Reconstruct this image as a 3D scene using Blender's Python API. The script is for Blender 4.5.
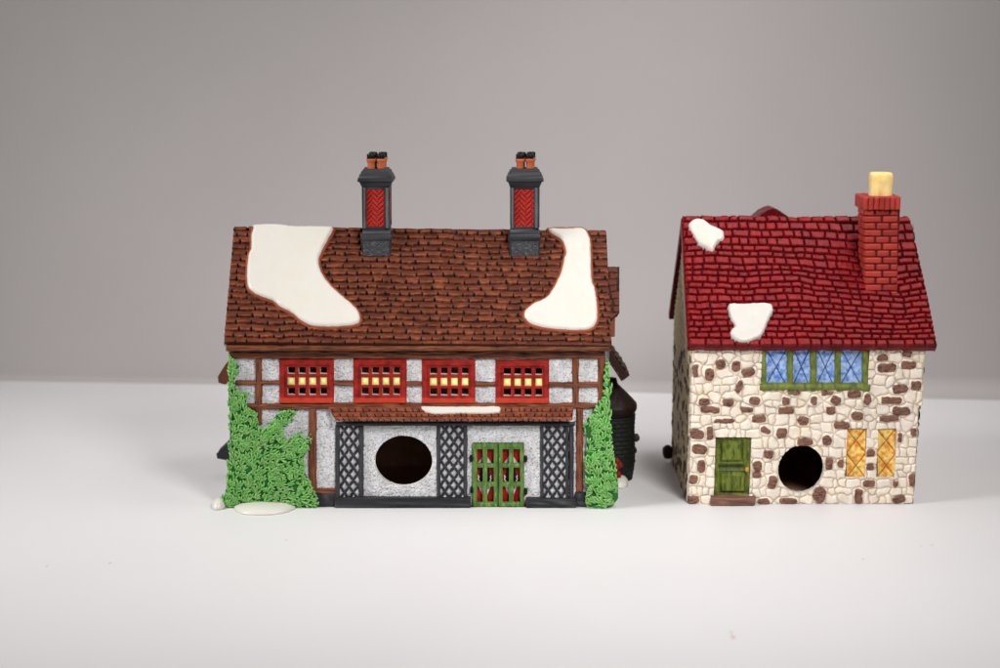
import bpy, bmesh, math, random
import numpy as np
from mathutils import Vector, Matrix
random.seed(7); RNG = np.random.RandomState(11)
for o in list(bpy.data.objects): bpy.data.objects.remove(o)
SC = bpy.context.scene
COL = SC.collection
K = 0.00055                      # metres per working unit (one unit is about half a millimetre)
# ------------------------------------------------------------------ camera
FPX, HC, Y0 = 1700.0, 480.0, 1657.0
TH = math.atan((334-23)/FPX); CT, ST = math.cos(TH), math.sin(TH)
cam = bpy.data.cameras.new('camera'); camo = bpy.data.objects.new('camera', cam); COL.objects.link(camo)
cam.sensor_width = 36; cam.lens = 36*FPX/1000; cam.clip_start = .01; cam.clip_end = 50
cam.dof.use_dof = True; cam.dof.focus_distance = 1700*K; cam.dof.aperture_fstop = 7.1
camo.location = (0, -Y0*K, HC*K); camo.rotation_euler = (math.pi/2-TH, 0, 0)
SC.camera = camo
# ------------------------------------------------------------------ world, lamps, exposure
w = bpy.data.worlds.new('World'); SC.world = w; w.use_nodes = True
w.node_tree.nodes['Background'].inputs[0].default_value = (1, .98, .97, 1)
w.node_tree.nodes['Background'].inputs[1].default_value = .035
def fitted_light(az, el, dist, power, size=.35, spread=180, target=(.03, .02, .06), col=(1, .99, .98)):
    a, e = math.radians(az), math.radians(el); t = Vector(target)
    loc = t+Vector((math.sin(a)*math.cos(e), -math.cos(a)*math.cos(e), math.sin(e)))*dist
    l = bpy.data.lights.new('fitted_light', 'AREA'); l.shape = 'SQUARE'; l.size = size; l.spread = math.radians(spread)
    l.energy = power; l.color = col
    o = bpy.data.objects.new('fitted_light', l); COL.objects.link(o); o.location = loc
    o.rotation_euler = (t-loc).to_track_quat('-Z', 'Y').to_euler()
fitted_light(90, 45, .7, .75, spread=170)  # added right side light, chosen by fitting brightness
fitted_light(-68, 34, 1.1, 1.75, size=.34, spread=75, target=(-.10, .0, .03))
fitted_light(-92, 45, .7, .5, spread=170)  # added left side fill, also from the brightness fit
fitted_light(75, 68, .9, .36, spread=75)  # added steep fill from the right, no known source
fitted_light(22, 38, .80, .68, size=.2, spread=62)
fitted_light(180, 72, .8, .08, spread=80)  # added weak light from behind, to balance the fit
fitted_light(20, 62, .8, .22, size=.15, spread=55, target=(.09, .36, .09))  # added light, put in only to brighten the backdrop
SC.view_settings.view_transform = 'Standard'; SC.view_settings.look = 'None'
SC.view_settings.exposure = 0; SC.view_settings.gamma = 1
SC.render.engine = 'CYCLES'
try:
    SC.cycles.use_denoising = True; SC.cycles.max_bounces = 6; SC.cycles.diffuse_bounces = 4
except Exception: pass

# ------------------------------------------------------------------ maths helpers
def srgb(r, g, b):
    f = lambda c: (c/255/12.92) if c/255 <= .04045 else ((c/255+.055)/1.055)**2.4
    return np.array([f(r), f(g), f(b)])
def ray(u, v):
    a = (np.asarray(u, float)-500)/FPX; b = (334-np.asarray(v, float))/FPX
    return a, CT+b*ST, -ST+b*CT
def at(u, v, y):                 # point of the upright plane y seen at u, v
    rx, ry, rz = ray(u, v); t = (y+Y0)/ry
    return t*rx, HC+t*rz
def atp(u, v, y):
    x, z = at(u, v, y); return Vector((float(x), y, float(z)))
def ground(u, v):
    rx, ry, rz = ray(u, v); t = -HC/rz
    return float(t*rx), float(t*ry-Y0)
def smooth(a, b, x):
    t = np.clip((x-a)/(b-a), 0, 1); return t*t*(3-2*t)
_T = np.random.RandomState(5).rand(256, 256)
def noise(x, y, seed=0):
    x = np.asarray(x, float)+seed*17.3; y = np.asarray(y, float)+seed*31.7
    xi = np.floor(x).astype(int); yi = np.floor(y).astype(int); fx = x-xi; fy = y-yi
    fx = fx*fx*(3-2*fx); fy = fy*fy*(3-2*fy)
    g = lambda i, j: _T[i % 256, j % 256]
    return (g(xi, yi)*(1-fx)*(1-fy)+g(xi+1, yi)*fx*(1-fy)+g(xi, yi+1)*(1-fx)*fy+g(xi+1, yi+1)*fx*fy)*2-1
def fbm(x, y, seed=0, o=3):
    s = 0; a = 1
    for i in range(o): s = s+a*noise(x*2**i, y*2**i, seed+i); a *= .5
    return s/1.75
def mixc(a, b, t):
    t = np.asarray(t)[..., None]; return a*(1-t)+b*t
def catmull(pts, n=8):
    P = np.array(pts, float); N = len(P); out = []
    for i in range(N):
        p0, p1, p2, p3 = P[i-1], P[i], P[(i+1) % N], P[(i+2) % N]
        for k in range(n):
            t = k/n
            out.append(.5*((2*p1)+(-p0+p2)*t+(2*p0-5*p1+4*p2-p3)*t*t+(-p0+3*p1-3*p2+p3)*t**3))
    return np.array(out)
_sd = {}
def sd_poly(U, V, poly):         # positive inside
    if U.size < 400: return _sd_poly(U, V, poly)
    k = (U.shape, float(U.flat[0]), float(U.flat[-1]), float(V.flat[0]), float(V.flat[-1]), id(poly), len(poly))
    if k not in _sd:
        if len(_sd) > 6: _sd.clear()
        _sd[k] = (poly, _sd_poly(U, V, poly))
    return _sd[k][1]
def _sd_poly(U, V, poly):
    P = np.asarray(poly, float); d = np.full(U.shape, 1e9); ins = np.zeros(U.shape, bool)
    for i in range(len(P)):
        a, b = P[i-1], P[i]; e = b-a; L = e@e
        if L < 1e-9: continue
        t = np.clip(((U-a[0])*e[0]+(V-a[1])*e[1])/L, 0, 1)
        d = np.minimum(d, np.hypot(U-a[0]-t*e[0], V-a[1]-t*e[1]))
        if a[1] != b[1]:
            c = (a[1] > V) != (b[1] > V)
            ins ^= c & (U < (b[0]-a[0])*(V-a[1])/(b[1]-a[1])+a[0])
    return np.where(ins, d, -d)
def sd_rect(U, V, x0, x1, y0, y1):
    dx = np.minimum(U-x0, x1-U); dy = np.minimum(V-y0, y1-V)
    return np.minimum(dx, dy)
def axis(a, b, step, marks=()):
    m = sorted(set([a, b]+[k for k in marks if a < k < b])); out = []
    for p, q in zip(m[:-1], m[1:]):
        n = max(1, int(math.ceil((q-p)/step-1e-6))); out += list(np.linspace(p, q, n, endpoint=False))
    return np.array(out+[b])

# ------------------------------------------------------------------ mesh builder
class MB:
    def __init__(s): s.v = []; s.c = []; s.lp = []; s.ct = []; s.sm = []; s.n = 0
    def add(s, verts, faces, col, sm=False):
        verts = np.asarray(verts, float).reshape(-1, 3); col = np.asarray(col, float)
        if col.ndim == 1: col = np.tile(col[:3], (len(verts), 1))
        s.v.append(verts); s.c.append(col.reshape(-1, 3))
        if isinstance(faces, np.ndarray):
            lp = faces.ravel(); ct = np.full(len(faces), faces.shape[1])
        else:
            lp = np.array([i for f in faces for i in f]); ct = np.array([len(f) for f in faces])
        s.lp.append(lp+s.n); s.ct.append(ct); s.sm.append(np.full(len(ct), bool(sm))); s.n += len(verts)
    def build(s, name, mat, parent=None, jit=0, jf=9.0):
        V = np.concatenate(s.v); C = np.concatenate(s.c)
        if jit:
            d = np.stack([fbm(V[:, 2]/jf+V[:, 1]/jf, V[:, 0]/jf+k*9, 40+k) for k in range(3)], 1); V = V+d*jit
        org = np.array(parent['_o']) if parent is not None and '_o' in parent else np.zeros(3)
        lp = np.concatenate(s.lp).astype(np.int32); ct = np.concatenate(s.ct).astype(np.int32)
        me = bpy.data.meshes.new(name); me.vertices.add(len(V)); me.loops.add(len(lp)); me.polygons.add(len(ct))
        me.vertices.foreach_set('co', ((V-org)*K).astype(np.float32).ravel()); me.loops.foreach_set('vertex_index', lp)
        me.polygons.foreach_set('loop_start', np.concatenate([[0], np.cumsum(ct)[:-1]]).astype(np.int32))
        me.update(calc_edges=True); me.validate()
        me.polygons.foreach_set('use_smooth', np.concatenate(s.sm)[:len(me.polygons)])
        a = me.color_attributes.new('paint', 'FLOAT_COLOR', 'POINT')
        a.data.foreach_set('color', np.concatenate([C, np.ones((len(C), 1))], 1).astype(np.float32).ravel())
        me.materials.append(mat); me.update()
        o = bpy.data.objects.new(name, me); COL.objects.link(o)
        if parent is not None:
            o.parent = parent; o['_o'] = parent['_o']
        return o
def relief(mb, us, vs, mapf, hf, cf, mask=None, back=None, rimcol=None, snap=None, flip=False):
    U, V = np.meshgrid(us, vs)
    if snap: U, V = snap(U, V)
    H = hf(U, V); C = cf(U, V, H)
    P = mapf(U, V, H); nu, nv = len(us), len(vs)
    idx = np.arange(nu*nv).reshape(nv, nu)
    q = np.stack([idx[1:, :-1], idx[1:, 1:], idx[:-1, 1:], idx[:-1, :-1]], -1).reshape(-1, 4)
    if mask is not None:
        cu = (U[1:, :-1]+U[:-1, 1:])/2; cv = (V[1:, :-1]+V[:-1, 1:])/2
        q = q[mask(cu, cv).reshape(-1)]
    if flip: q = q[:, ::-1]
    P = np.stack(P, -1).reshape(-1, 3); C = C.reshape(-1, 3)
    used = np.unique(q); rem = np.full(nu*nv, -1); rem[used] = np.arange(len(used))
    mb.add(P[used], rem[q], C[used], True)
    if back is not None:
        e = np.concatenate([q[:, [i, (i+1) % 4]] for i in range(4)])
        key = np.sort(e, 1); k = key[:, 0]*(nu*nv)+key[:, 1]
        _, inv, cnt = np.unique(k, return_inverse=True, return_counts=True)
        e = e[cnt[inv] == 1]; bu = np.unique(e); r2 = np.full(nu*nv, -1); r2[bu] = np.arange(len(bu)); m = len(bu)
        bk = np.asarray(back(P[bu]) if callable(back) else P[bu]+np.asarray(back, float))
        a, b = r2[e[:, 0]], r2[e[:, 1]]
        cc = C[bu] if rimcol is None else np.tile(rimcol, (m, 1))
        mb.add(np.concatenate([P[bu], bk]), np.stack([b, a, a+m, b+m], 1), np.concatenate([cc, cc]), True)
def front(y0):                   # image-plane coordinates onto the upright plane y0, relief towards the viewer
    def f(U, V, H):
        x, z = at(U, V, y0); return x, np.full(U.shape, float(y0))-H, z
    return f
def slope(ye, ze, yr, zr):
    n = np.array([0, -(zr-ze), yr-ye]); n = n/np.linalg.norm(n)
    def f(U, V, H):
        rx, ry, rz = ray(U, V)
        t = (n[1]*(ye+Y0)+n[2]*(ze-HC))/(n[1]*ry+n[2]*rz)
        return t*rx, -Y0+t*ry+H*n[1], HC+t*rz+H*n[2]
    f.n = n; return f
def bilin(p00, p10, p01, p11, u0, u1, v0, v1):   # v1 is the bottom
    p00, p10, p01, p11 = map(lambda p: np.array(p, float), (p00, p10, p01, p11))
    n = np.cross(p11-p01, p00-p01); n /= np.linalg.norm(n)
    def f(U, V, H):
        s = ((U-u0)/(u1-u0))[..., None]; t = ((V-v0)/(v1-v0))[..., None]
        P = (p00*(1-s)+p10*s)*(1-t)+(p01*(1-s)+p11*s)*t+n*H[..., None]
        return P[..., 0], P[..., 1], P[..., 2]
    return f
def box(mb, x0, x1, y0, y1, z0, z1, col, bev=1.0, seg=2, taper=None, rot=0, sm=False, sub=0):
    bm = bmesh.new(); bmesh.ops.create_cube(bm, size=1)
    cx, cy, cz = (x0+x1)/2, (y0+y1)/2, (z0+z1)/2
    for v in bm.verts:
        tx = taper if taper and v.co.z > 0 else 1
        v.co = Vector((v.co.x*(x1-x0)*tx, v.co.y*(y1-y0)*tx, v.co.z*(z1-z0)))
    if bev: bmesh.ops.bevel(bm, geom=bm.edges[:], offset=bev, segments=seg, affect='EDGES', profile=.6)
    if sub: bmesh.ops.subdivide_edges(bm, edges=bm.edges[:], cuts=sub, use_grid_fill=True)
    R = Matrix.Rotation(rot, 3, 'Y')
    vs = [(R @ v.co)+Vector((cx, cy, cz)) for v in bm.verts]
    bm.verts.index_update()
    mb.add([tuple(v) for v in vs], [[v.index for v in f.verts] for f in bm.faces], col, sm); bm.free()
def loft(mb, rings, col, cap=True, sm=False):   # rings of equal count
    n = len(rings[0]); V = [p for r in rings for p in r]; F = []
    for k in range(len(rings)-1):
        for i in range(n):
            j = (i+1) % n; F.append([k*n+i, k*n+j, (k+1)*n+j, (k+1)*n+i])
    if cap: F.append(list(range(n))[::-1]); F.append([(len(rings)-1)*n+i for i in range(n)])
    mb.add(V, F, col, sm)
def rrect(cx, cy, hx, hy, z, r=1.2, n=3):
    out = []
    for sx, sy, a0 in ((1, -1, -90), (1, 1, 0), (-1, 1, 90), (-1, -1, 180)):
        for k in range(n+1):
            a = math.radians(a0+90*k/n); out.append((cx+sx*(hx-r)+r*math.cos(a), cy+sy*(hy-r)+r*math.sin(a), z))
    return out
def circ(cx, cy, r, z, n=20, sy=1): return [(cx+r*math.cos(2*math.pi*i/n), cy+sy*r*math.sin(2*math.pi*i/n), z) for i in range(n)]
def prism(mb, pts, a, b, col):   # pts on one outline; a, b functions giving the two end points
    A = [a(p) for p in pts]; B = [b(p) for p in pts]; n = len(pts)
    F = [[i, (i+1) % n, n+(i+1) % n, n+i] for i in range(n)]+[list(range(n))[::-1], list(range(n, 2*n))]
    mb.add(A+B, F, col)

# ------------------------------------------------------------------ materials
def painted(name, rough=.5, spec=.5, bump=.15, bscale=900, coat=0.0, var=.12, vscale=160, rvar=.12):
    m = bpy.data.materials.new(name); m.use_nodes = True; N = m.node_tree.nodes; L = m.node_tree.links
    p = N['Principled BSDF']; a = N.new('ShaderNodeAttribute'); a.attribute_name = 'paint'
    tc = N.new('ShaderNodeTexCoord')
    n1 = N.new('ShaderNodeTexNoise'); n1.inputs['Scale'].default_value = vscale; n1.inputs['Detail'].default_value = 5
    L.new(tc.outputs['Object'], n1.inputs['Vector'])
    mr = N.new('ShaderNodeMapRange'); mr.inputs[1].default_value = .3; mr.inputs[2].default_value = .7
    mr.inputs[3].default_value = 1-var; mr.inputs[4].default_value = 1+var; L.new(n1.outputs[0], mr.inputs[0])
    vm = N.new('ShaderNodeVectorMath'); vm.operation = 'SCALE'
    L.new(a.outputs['Color'], vm.inputs[0]); L.new(mr.outputs[0], vm.inputs['Scale'])
    L.new(vm.outputs[0], p.inputs['Base Color'])
    n2 = N.new('ShaderNodeTexNoise'); n2.inputs['Scale'].default_value = bscale; n2.inputs['Detail'].default_value = 4
    L.new(tc.outputs['Object'], n2.inputs['Vector'])
    b = N.new('ShaderNodeBump'); b.inputs['Strength'].default_value = bump; b.inputs['Distance'].default_value = .0004
    L.new(n2.outputs[0], b.inputs['Height']); L.new(b.outputs[0], p.inputs['Normal'])
    rr = N.new('ShaderNodeMapRange'); rr.inputs[3].default_value = max(.05, rough-rvar); rr.inputs[4].default_value = rough+rvar
    L.new(n1.outputs[0], rr.inputs[0]); L.new(rr.outputs[0], p.inputs['Roughness'])
    p.inputs['Specular IOR Level'].default_value = spec; p.inputs['Coat Weight'].default_value = coat
    p.inputs['Coat Roughness'].default_value = .15
    return m
M_matte = painted('matte_paint', .62, .25, .3)
M_satin = painted('satin_paint', .48, .22, .3)
M_gloss = painted('glazed_paint', .34, .14, .12)
M_snow = painted('snow_glaze', .26, .4, .03, 120, var=.012, rvar=.0)
M_dark = painted('bare_interior', .9, .1, .1)
def plain_white(c0, c1, specks):
    m = bpy.data.materials.new('paper'); m.use_nodes = True; N = m.node_tree.nodes; L = m.node_tree.links
    p = N['Principled BSDF']; p.inputs['Roughness'].default_value = .55; p.inputs['Specular IOR Level'].default_value = .3
    tc = N.new('ShaderNodeTexCoord'); n = N.new('ShaderNodeTexNoise'); n.inputs['Scale'].default_value = 7; n.inputs['Detail'].default_value = 6
    L.new(tc.outputs['Object'], n.inputs['Vector'])
    r = N.new('ShaderNodeValToRGB'); r.color_ramp.elements[0].position = .3; r.color_ramp.elements[1].position = .75
    r.color_ramp.elements[0].color = (*c0, 1); r.color_ramp.elements[1].color = (*c1, 1)
    L.new(n.outputs[0], r.inputs[0]); cur = r.outputs[0]
    for (u, v, rad, c) in ((733, 637, 2.6, (.5, .36, .27)), (731, 632, 1.6, (.5, .36, .27)), (863, 559, 1.6, (.55, .4, .33)), (932, 545, 2.2, (.62, .5, .45)), (921, 546, 1.5, (.6, .48, .44)), (110, 563, 1.3, (.3, .3, .3)), (47, 566, 1.4, (.35, .35, .38)), (286, 540, 1.5, (.55, .42, .36))) if specks else ():
        gx, gy = ground(u, v)
        vm = N.new('ShaderNodeVectorMath'); vm.operation = 'MULTIPLY_ADD'
        vm.inputs[1].default_value = (1, .45, 1); vm.inputs[2].default_value = (-gx*K, -gy*K*.45, 0)
        L.new(tc.outputs['Object'], vm.inputs[0])
        ln = N.new('ShaderNodeVectorMath'); ln.operation = 'LENGTH'; L.new(vm.outputs[0], ln.inputs[0])
        mr = N.new('ShaderNodeMapRange'); mr.inputs[1].default_value = rad*K*.4; mr.inputs[2].default_value = rad*K; mr.inputs[3].default_value = .75; mr.inputs[4].default_value = 0
        L.new(ln.outputs['Value'], mr.inputs[0])
        mx = N.new('ShaderNodeMix'); mx.data_type = 'RGBA'; mx.inputs[7].default_value = (*c, 1)
        L.new(mr.outputs[0], mx.inputs[0]); L.new(cur, mx.inputs[6]); cur = mx.outputs[2]
    L.new(cur, p.inputs['Base Color'])
    n2 = N.new('ShaderNodeTexNoise'); n2.inputs['Scale'].default_value = 700; L.new(tc.outputs['Object'], n2.inputs['Vector'])
    b = N.new('ShaderNodeBump'); b.inputs['Strength'].default_value = .05; b.inputs['Distance'].default_value = .0005
    L.new(n2.outputs[0], b.inputs['Height']); L.new(b.outputs[0], p.inputs['Normal'])
    return m

# ------------------------------------------------------------------ setting: the white sweep
def make_backdrop():
    xs = np.linspace(-3200, 3200, 121); T_, B_ = [], []
    for x in xs:
        s = np.clip((x+700)/1400, -.6, 1.6)
        yb = 622-112*s; R = 9+26*smooth(.35, 1.15, s)
        full = []
        for k in range(41):
            a = math.radians(84)*k/40; full.append((yb-R+R*math.sin(a), R-R*math.cos(a)))
        aT = math.radians(4+6*smooth(.3, 1.1, s)); arc = lambda a: (yb-R+R*math.sin(a), R-R*math.cos(a))
        tt = [arc(aT*k/10) for k in range(11)]; aa = [aT*.9+(math.radians(84)-aT*.9)*k/30 for k in range(31)]
        full = [arc(a) for a in aa]
        T_.append([(x, y, z) for y, z in [(-3200, 0), (-1200, 0), (-300, 0), (yb-R-90, 0)]+tt])
        y1, z1 = full[-1]
        q = [(y+1.2*math.sin(a), z-1.2*math.cos(a)) for (y, z), a in zip(full, aa)]
        B_.append([(x, y, z) for y, z in q+[(y1+1200*.105*f, z1+1200*f) for f in (.2, .6, 1.2, 2.0)]])
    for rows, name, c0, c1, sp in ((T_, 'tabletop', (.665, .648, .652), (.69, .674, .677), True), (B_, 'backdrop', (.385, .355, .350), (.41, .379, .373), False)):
        n = len(rows[0]); V = [p for r in rows for p in r]
        F = [[i*n+j, (i+1)*n+j, (i+1)*n+j+1, i*n+j+1] for i in range(len(rows)-1) for j in range(n-1)]
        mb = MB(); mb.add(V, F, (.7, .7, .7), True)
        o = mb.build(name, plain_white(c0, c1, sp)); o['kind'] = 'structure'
make_backdrop()

def thing(name, label, cat, group, org):
    o = bpy.data.objects.new(name, None); COL.objects.link(o); o.empty_display_size = .02
    o.location = [c*K for c in org]; o['_o'] = list(map(float, org))
    o['label'] = label; o['category'] = cat
    if group: o['group'] = group
    return o

# ------------------------------------------------------------------ surface patterns
def rows_of(v0, v1, lo, hi, seed):
    r = np.random.RandomState(seed); b = [v0]
    while b[-1] < v1-lo: b.append(b[-1]+r.uniform(lo, hi))
    b = np.array(b); b = v0+(b-v0)*(v1-v0)/(b[-1]-v0); return b
class Tiles:
    def __init__(s, u0, u1, v0, v1, lo, hi, wlo, whi, seed, warp):
        s.b = rows_of(v0, v1, lo, hi, seed); r = np.random.RandomState(seed+1); s.warp = warp; s.r = []; s.seed = seed
        for i in range(len(s.b)+2):
            e = [u0-40+r.uniform(0, whi)]
            while e[-1] < u1+40: e.append(e[-1]+r.uniform(wlo, whi))
            s.r.append(np.array(e))
        s.rand = r.rand(4000); s.tilt = r.uniform(-1, 1, 4000)
    def __call__(s, U, V):
        W = V+s.warp(U, V); i = np.clip(np.searchsorted(s.b, W, 'right')-1, 0, len(s.b)-2)
        top = s.b[i]; bot = s.b[i+1]; t = np.clip((W-top)/(bot-top), 0, 1)
        L = np.zeros(U.shape); R = np.zeros(U.shape); ID = np.zeros(U.shape, int)
        skew = noise(U/9, V/7, s.seed+3)*1.0
        for k in range(len(s.b)-1):
            m = i == k
            if not m.any(): continue
            e = s.r[k]; uu = U[m]+skew[m]; j = np.clip(np.searchsorted(e, uu, 'right')-1, 0, len(e)-2)
            L[m] = uu-e[j]; R[m] = e[j+1]-uu; ID[m] = (k*53+j) % 4000
        return t, (bot-top)*t, (bot-top)*(1-t), L, R, s.rand[ID], s.tilt[ID], i

def chain_snow(mb, poly, mapf, thick, col, edge=4.5, seed=0, step=.6):
    P = catmull(poly); u0, v0 = P.min(0)-2; u1, v1 = P.max(0)+2
    us = axis(u0, u1, step); vs = axis(v0, v1, step)
    def hf(U, V):
        d = sd_poly(U, V, P)+.25*noise(U/2.5, V/2.5, seed)
        x = np.clip(d/edge, 0, 1); h = thick*np.sqrt(np.maximum(0, 1-(1-x)**2))+.8
        h = np.where(d < 0, .8+d*2.5, h)
        return h+.35*fbm(U/14, V/14, seed+2)*smooth(0, 6, d)
    cf = lambda U, V, H: mixc(col, col*np.array([1.0, .98, .94]), smooth(-.5, .8, fbm(U/22, V/22, seed+4)))
    relief(mb, us, vs, mapf, hf, cf, mask=lambda U, V: sd_poly(U, V, P) > -1.2)
SNOW = srgb(208, 204, 196)
CREAMRIM = srgb(215, 208, 198)

def sd_pattern_stones(seeds):
    S = np.array([[s[0], s[1], s[2], s[3], math.radians(s[4]), s[5]] for s in seeds])
    def f(U, V):
        sh = U.shape; u = U.ravel(); v = V.ravel()
        u = u+.7*noise(u/4, v/4, 3); v = v+.6*noise(u/4, v/4, 8)
        F1 = np.full(u.shape, 1e9); F2 = F1.copy(); I = np.zeros(u.shape, int)
        for k, (cx, cy, a, b, an, br) in enumerate(S):
            sel = np.where((np.abs(u-cx) < 34) & (np.abs(v-cy) < 30))[0]
            dx = u[sel]-cx; dy = -(v[sel]-cy); c, s_ = math.cos(an), math.sin(an)
            x = (dx*c+dy*s_)/a; y = (-dx*s_+dy*c)/b
            r = (.85 if br else .45)*min(a, b); qx = np.abs(x)*a-a+r; qy = np.abs(y)*b-b+r
            d = np.hypot(np.maximum(qx, 0), np.maximum(qy, 0))+np.minimum(np.maximum(qx, qy), 0)-r
            f1 = F1[sel]; f2 = F2[sel]; lt = d < f1
            F2[sel] = np.where(lt, f1, np.minimum(f2, d)); F1[sel] = np.where(lt, d, f1)
            I[sel] = np.where(lt, k, I[sel])
        return F1.reshape(sh), F2.reshape(sh), I.reshape(sh), S[:, 5][I].reshape(sh)
    return f
def filler(seeds, u0, u1, v0, v1, seed, keep=1.55):
    r = np.random.RandomState(seed); out = list(seeds); v = v0+3
    while v < v1+4:
        rh = r.uniform(2.7, 4.6); u = u0+r.uniform(-3, 4)
        while u < u1+5:
            a = r.uniform(3.4, 7.2) if r.rand() > .38 else r.uniform(2.1, 3.3); cx, cy = u+a, v+r.uniform(-1.2, 1.2)
            ok = True
            for s in seeds:
                if abs(s[0]-cx)/(s[2]+a*.75) < 1 and abs(s[1]-cy)/(s[3]+rh*.75) < 1: ok = False; break
            if ok: out.append((cx, cy, a, rh*r.uniform(.85, 1.1), r.uniform(-9, 9) if r.rand() > .2 else r.uniform(-35, 35), 0))
            u = cx+a+.6
        v += rh*2+.4
    return out
STONE = srgb(232, 221, 208); STONE2 = srgb(228, 204, 168); GROUT = srgb(158, 134, 112); BROWN = srgb(132, 94, 78); BROWND = srgb(66, 42, 34)
def stone_fns(seeds, extra=None, cream=STONE, cream2=STONE2, grout=GROUT, brown=BROWN, brownd=BROWND, amp=1.9):
    f = sd_pattern_stones(seeds); cache = {}
    def ev(U, V):
        k = U.shape
        if k not in cache: cache[k] = f(U, V)
        return cache[k]
    def hf(U, V):
        F1, F2, I, B = ev(U, V); g = (F2-F1)/2
        h = amp*np.sqrt(smooth(.05, 1.9, g))*(.8+.35*_T[I % 256, (I*7) % 256])
        h = h+.15*fbm(U/3, V/3, 21)+.8*B*smooth(1.2, -1.5, F1)
        if extra is not None: h = extra(U, V, h)
        return h
    def cf(U, V, H):
        F1, F2, I, B = ev(U, V); g = (F2-F1)/2; rr = _T[(I*3) % 256, (I*11) % 256]
        c = mixc(cream, cream2, np.clip(.15+.35*fbm(U/5, V/5, 23)+.5*(rr > .8)*smooth(1.5, .4, g), 0, 1))
        c = c*(1+.05*fbm(U/1.5, V/1.5, 27))[..., None]
        c = mixc(c, grout, smooth(.68, .1, g+.15*noise(U, V, 4))*(.55+.3*noise(U/12, V/12, 44)))
        st = noise(U/3.2+I*1.7, V/.8, 30)
        bc = mixc(brown, brownd, np.clip(.25+.55*st+.35*noise(U/1.8, V/1.8, 33), 0, 1))
        inside = B*smooth(.5, -.15, F1+.35*noise(U/1.6, V/1.6, 35))
        return mixc(c, bc, inside)
    return hf, cf

# =====================================================================  HOUSE ON THE RIGHT
FY2 = 9.0
cottage = thing('cottage', 'cream stone ceramic cottage with a glossy red roof and a single brick chimney', 'ceramic house', 'ceramic village houses', (305, 95, 0))
brown = [(695.2,370.5,2.9,6.8,0),(709,374.2,4.6,6.8,-8),(720,364,4.8,5.4,0),(735.7,365.5,4.4,5.8,-10),(748,371.8,6.8,4.4,15),(738.8,386.5,3.4,7,-25),
 (704,401.2,6,3.8,0),(710.2,409.3,9.7,3.4,-4),(727.8,402,6,3.7,0),(753.9,400.3,5.9,4,0),(746.7,409.4,7,2.7,0),(724.5,420.5,10.8,2,0),(758.7,418.6,7,3.7,0),
 (785.4,400.5,4.1,4.2,0),(794,392.4,7,2.0,0),(786,410.2,8.2,3.8,0),(802.5,420.2,5.8,4.6,0),(781.5,432.7,5.8,5.6,0),(765.3,430,5,3.2,-25),(697,433.8,7,4.8,-6),
 (709.8,432.7,3.3,7.2,0),(881.7,357.2,5.8,3.4,12),(886.3,367.3,9.7,4.5,4),(906.2,353.8,5.3,3.2,-15),(907.7,364.7,8.2,4,0),(915.5,385,5.5,4.7,0),(899.5,388.3,8.3,4.4,5),
 (890.5,399.7,11,3.6,0),(867,398.5,3.7,5.9,0),(853.5,393.4,7.2,4,0),(835.2,400,5,4.8,-15),(813.5,400,3.4,4.5,0),(826.5,392.6,6.2,2.2,0),(831,410.5,5.1,4.6,0),
 (900.8,410.5,9.3,4.4,-5),(888.8,418,10.4,3.1,3),(856.7,415.5,6.4,4.3,0),(841.5,425,8.2,3.7,0),(913.2,431.8,2.8,4.5,0),(899.5,437.5,2.4,5.2,0),(826.7,440.3,5.3,5,20),
 (699.3,448.8,8,4.8,-6),(701,466,3.6,6.9,0),(693.3,478.8,4.4,4.8,0),(692.5,499.5,6.5,4.3,0),(768.3,454.2,5.2,4.6,0),(757.5,465.8,4.3,5.3,0),(756,474.3,4.8,3.6,10),
 (772,482,4.5,7,-12),(763.5,501,6.2,3.4,0),(787.5,500.7,9,3,0),(804.8,441.5,8,4,3),(829.3,463.5,3.9,6.6,5),(840.7,463,2.9,4.5,0),(869.8,452.5,4.4,4.6,0),(869.8,467,3.9,4.1,0),
 (868.5,483,6.3,3.8,0),(895,483.3,3.2,3.3,0),(911.8,479.3,3.8,6.6,0),(819.3,494.2,6.6,8.6,-5),(858.3,495.7,4.3,7.8,0),(898.8,498.8,6.8,4,15)]
brown = [(b[0], b[1], b[2]*.95, b[3]*.95, b[4], 1) for b in brown]
seeds2 = filler(brown, 684, 930, 346, 508, 3)
HOLE2 = (801, 469, 24, 23.8)
DOOR2 = (714.5, 750.5, 437, 495.5); WA = (846, 866, 428.5, 477); WB = (877, 895.5, 428.5, 477); WTOP = (761, 868, 346, 388)
def edgeR(V): return np.interp(V, [344, 371, 400, 405, 408, 430, 450, 480, 503.6], [926.5, 924, 923.2, 923, 919.3, 918.6, 917.8, 916, 913.5])
def edgeL(V): return np.interp(V, [344, 503.6], [691.5, 687.5])
def x2(U, V, H):                 # squeeze 0..1 across the wall so both corners follow the edges
    s = (U-687)/(926-687); UU = edgeL(V)+s*(edgeR(V)-edgeL(V)); return UU
def map_front2(U, V, H):
    Hh = H*smooth(-2, 3, np.minimum(U-687, 926-U)) - 3.0*smooth(3.2, 0, np.minimum(U-687, 926-U))**2 + 1.2*smooth(408, 404, V)
    x, z = at(x2(U, V, H), V, FY2); return x, FY2-Hh, np.maximum(z, 0)
hf, cf = stone_fns([s for s in seeds2])
def x2inv(u, v): return 687+(u-edgeL(v))/(edgeR(v)-edgeL(v))*(926-687)
wall = MB()
ox, oy, orx, ory = HOLE2
def snap2(U, V):
    cx = x2inv(ox, oy); dx = (U-cx)/orx; dy = (V-oy)/ory; r = np.hypot(dx, dy)+1e-9
    near = np.abs(r-1)*orx < .32
    return np.where(near, cx+dx/r*orx, U), np.where(near, oy+dy/r*ory, V)
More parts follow.
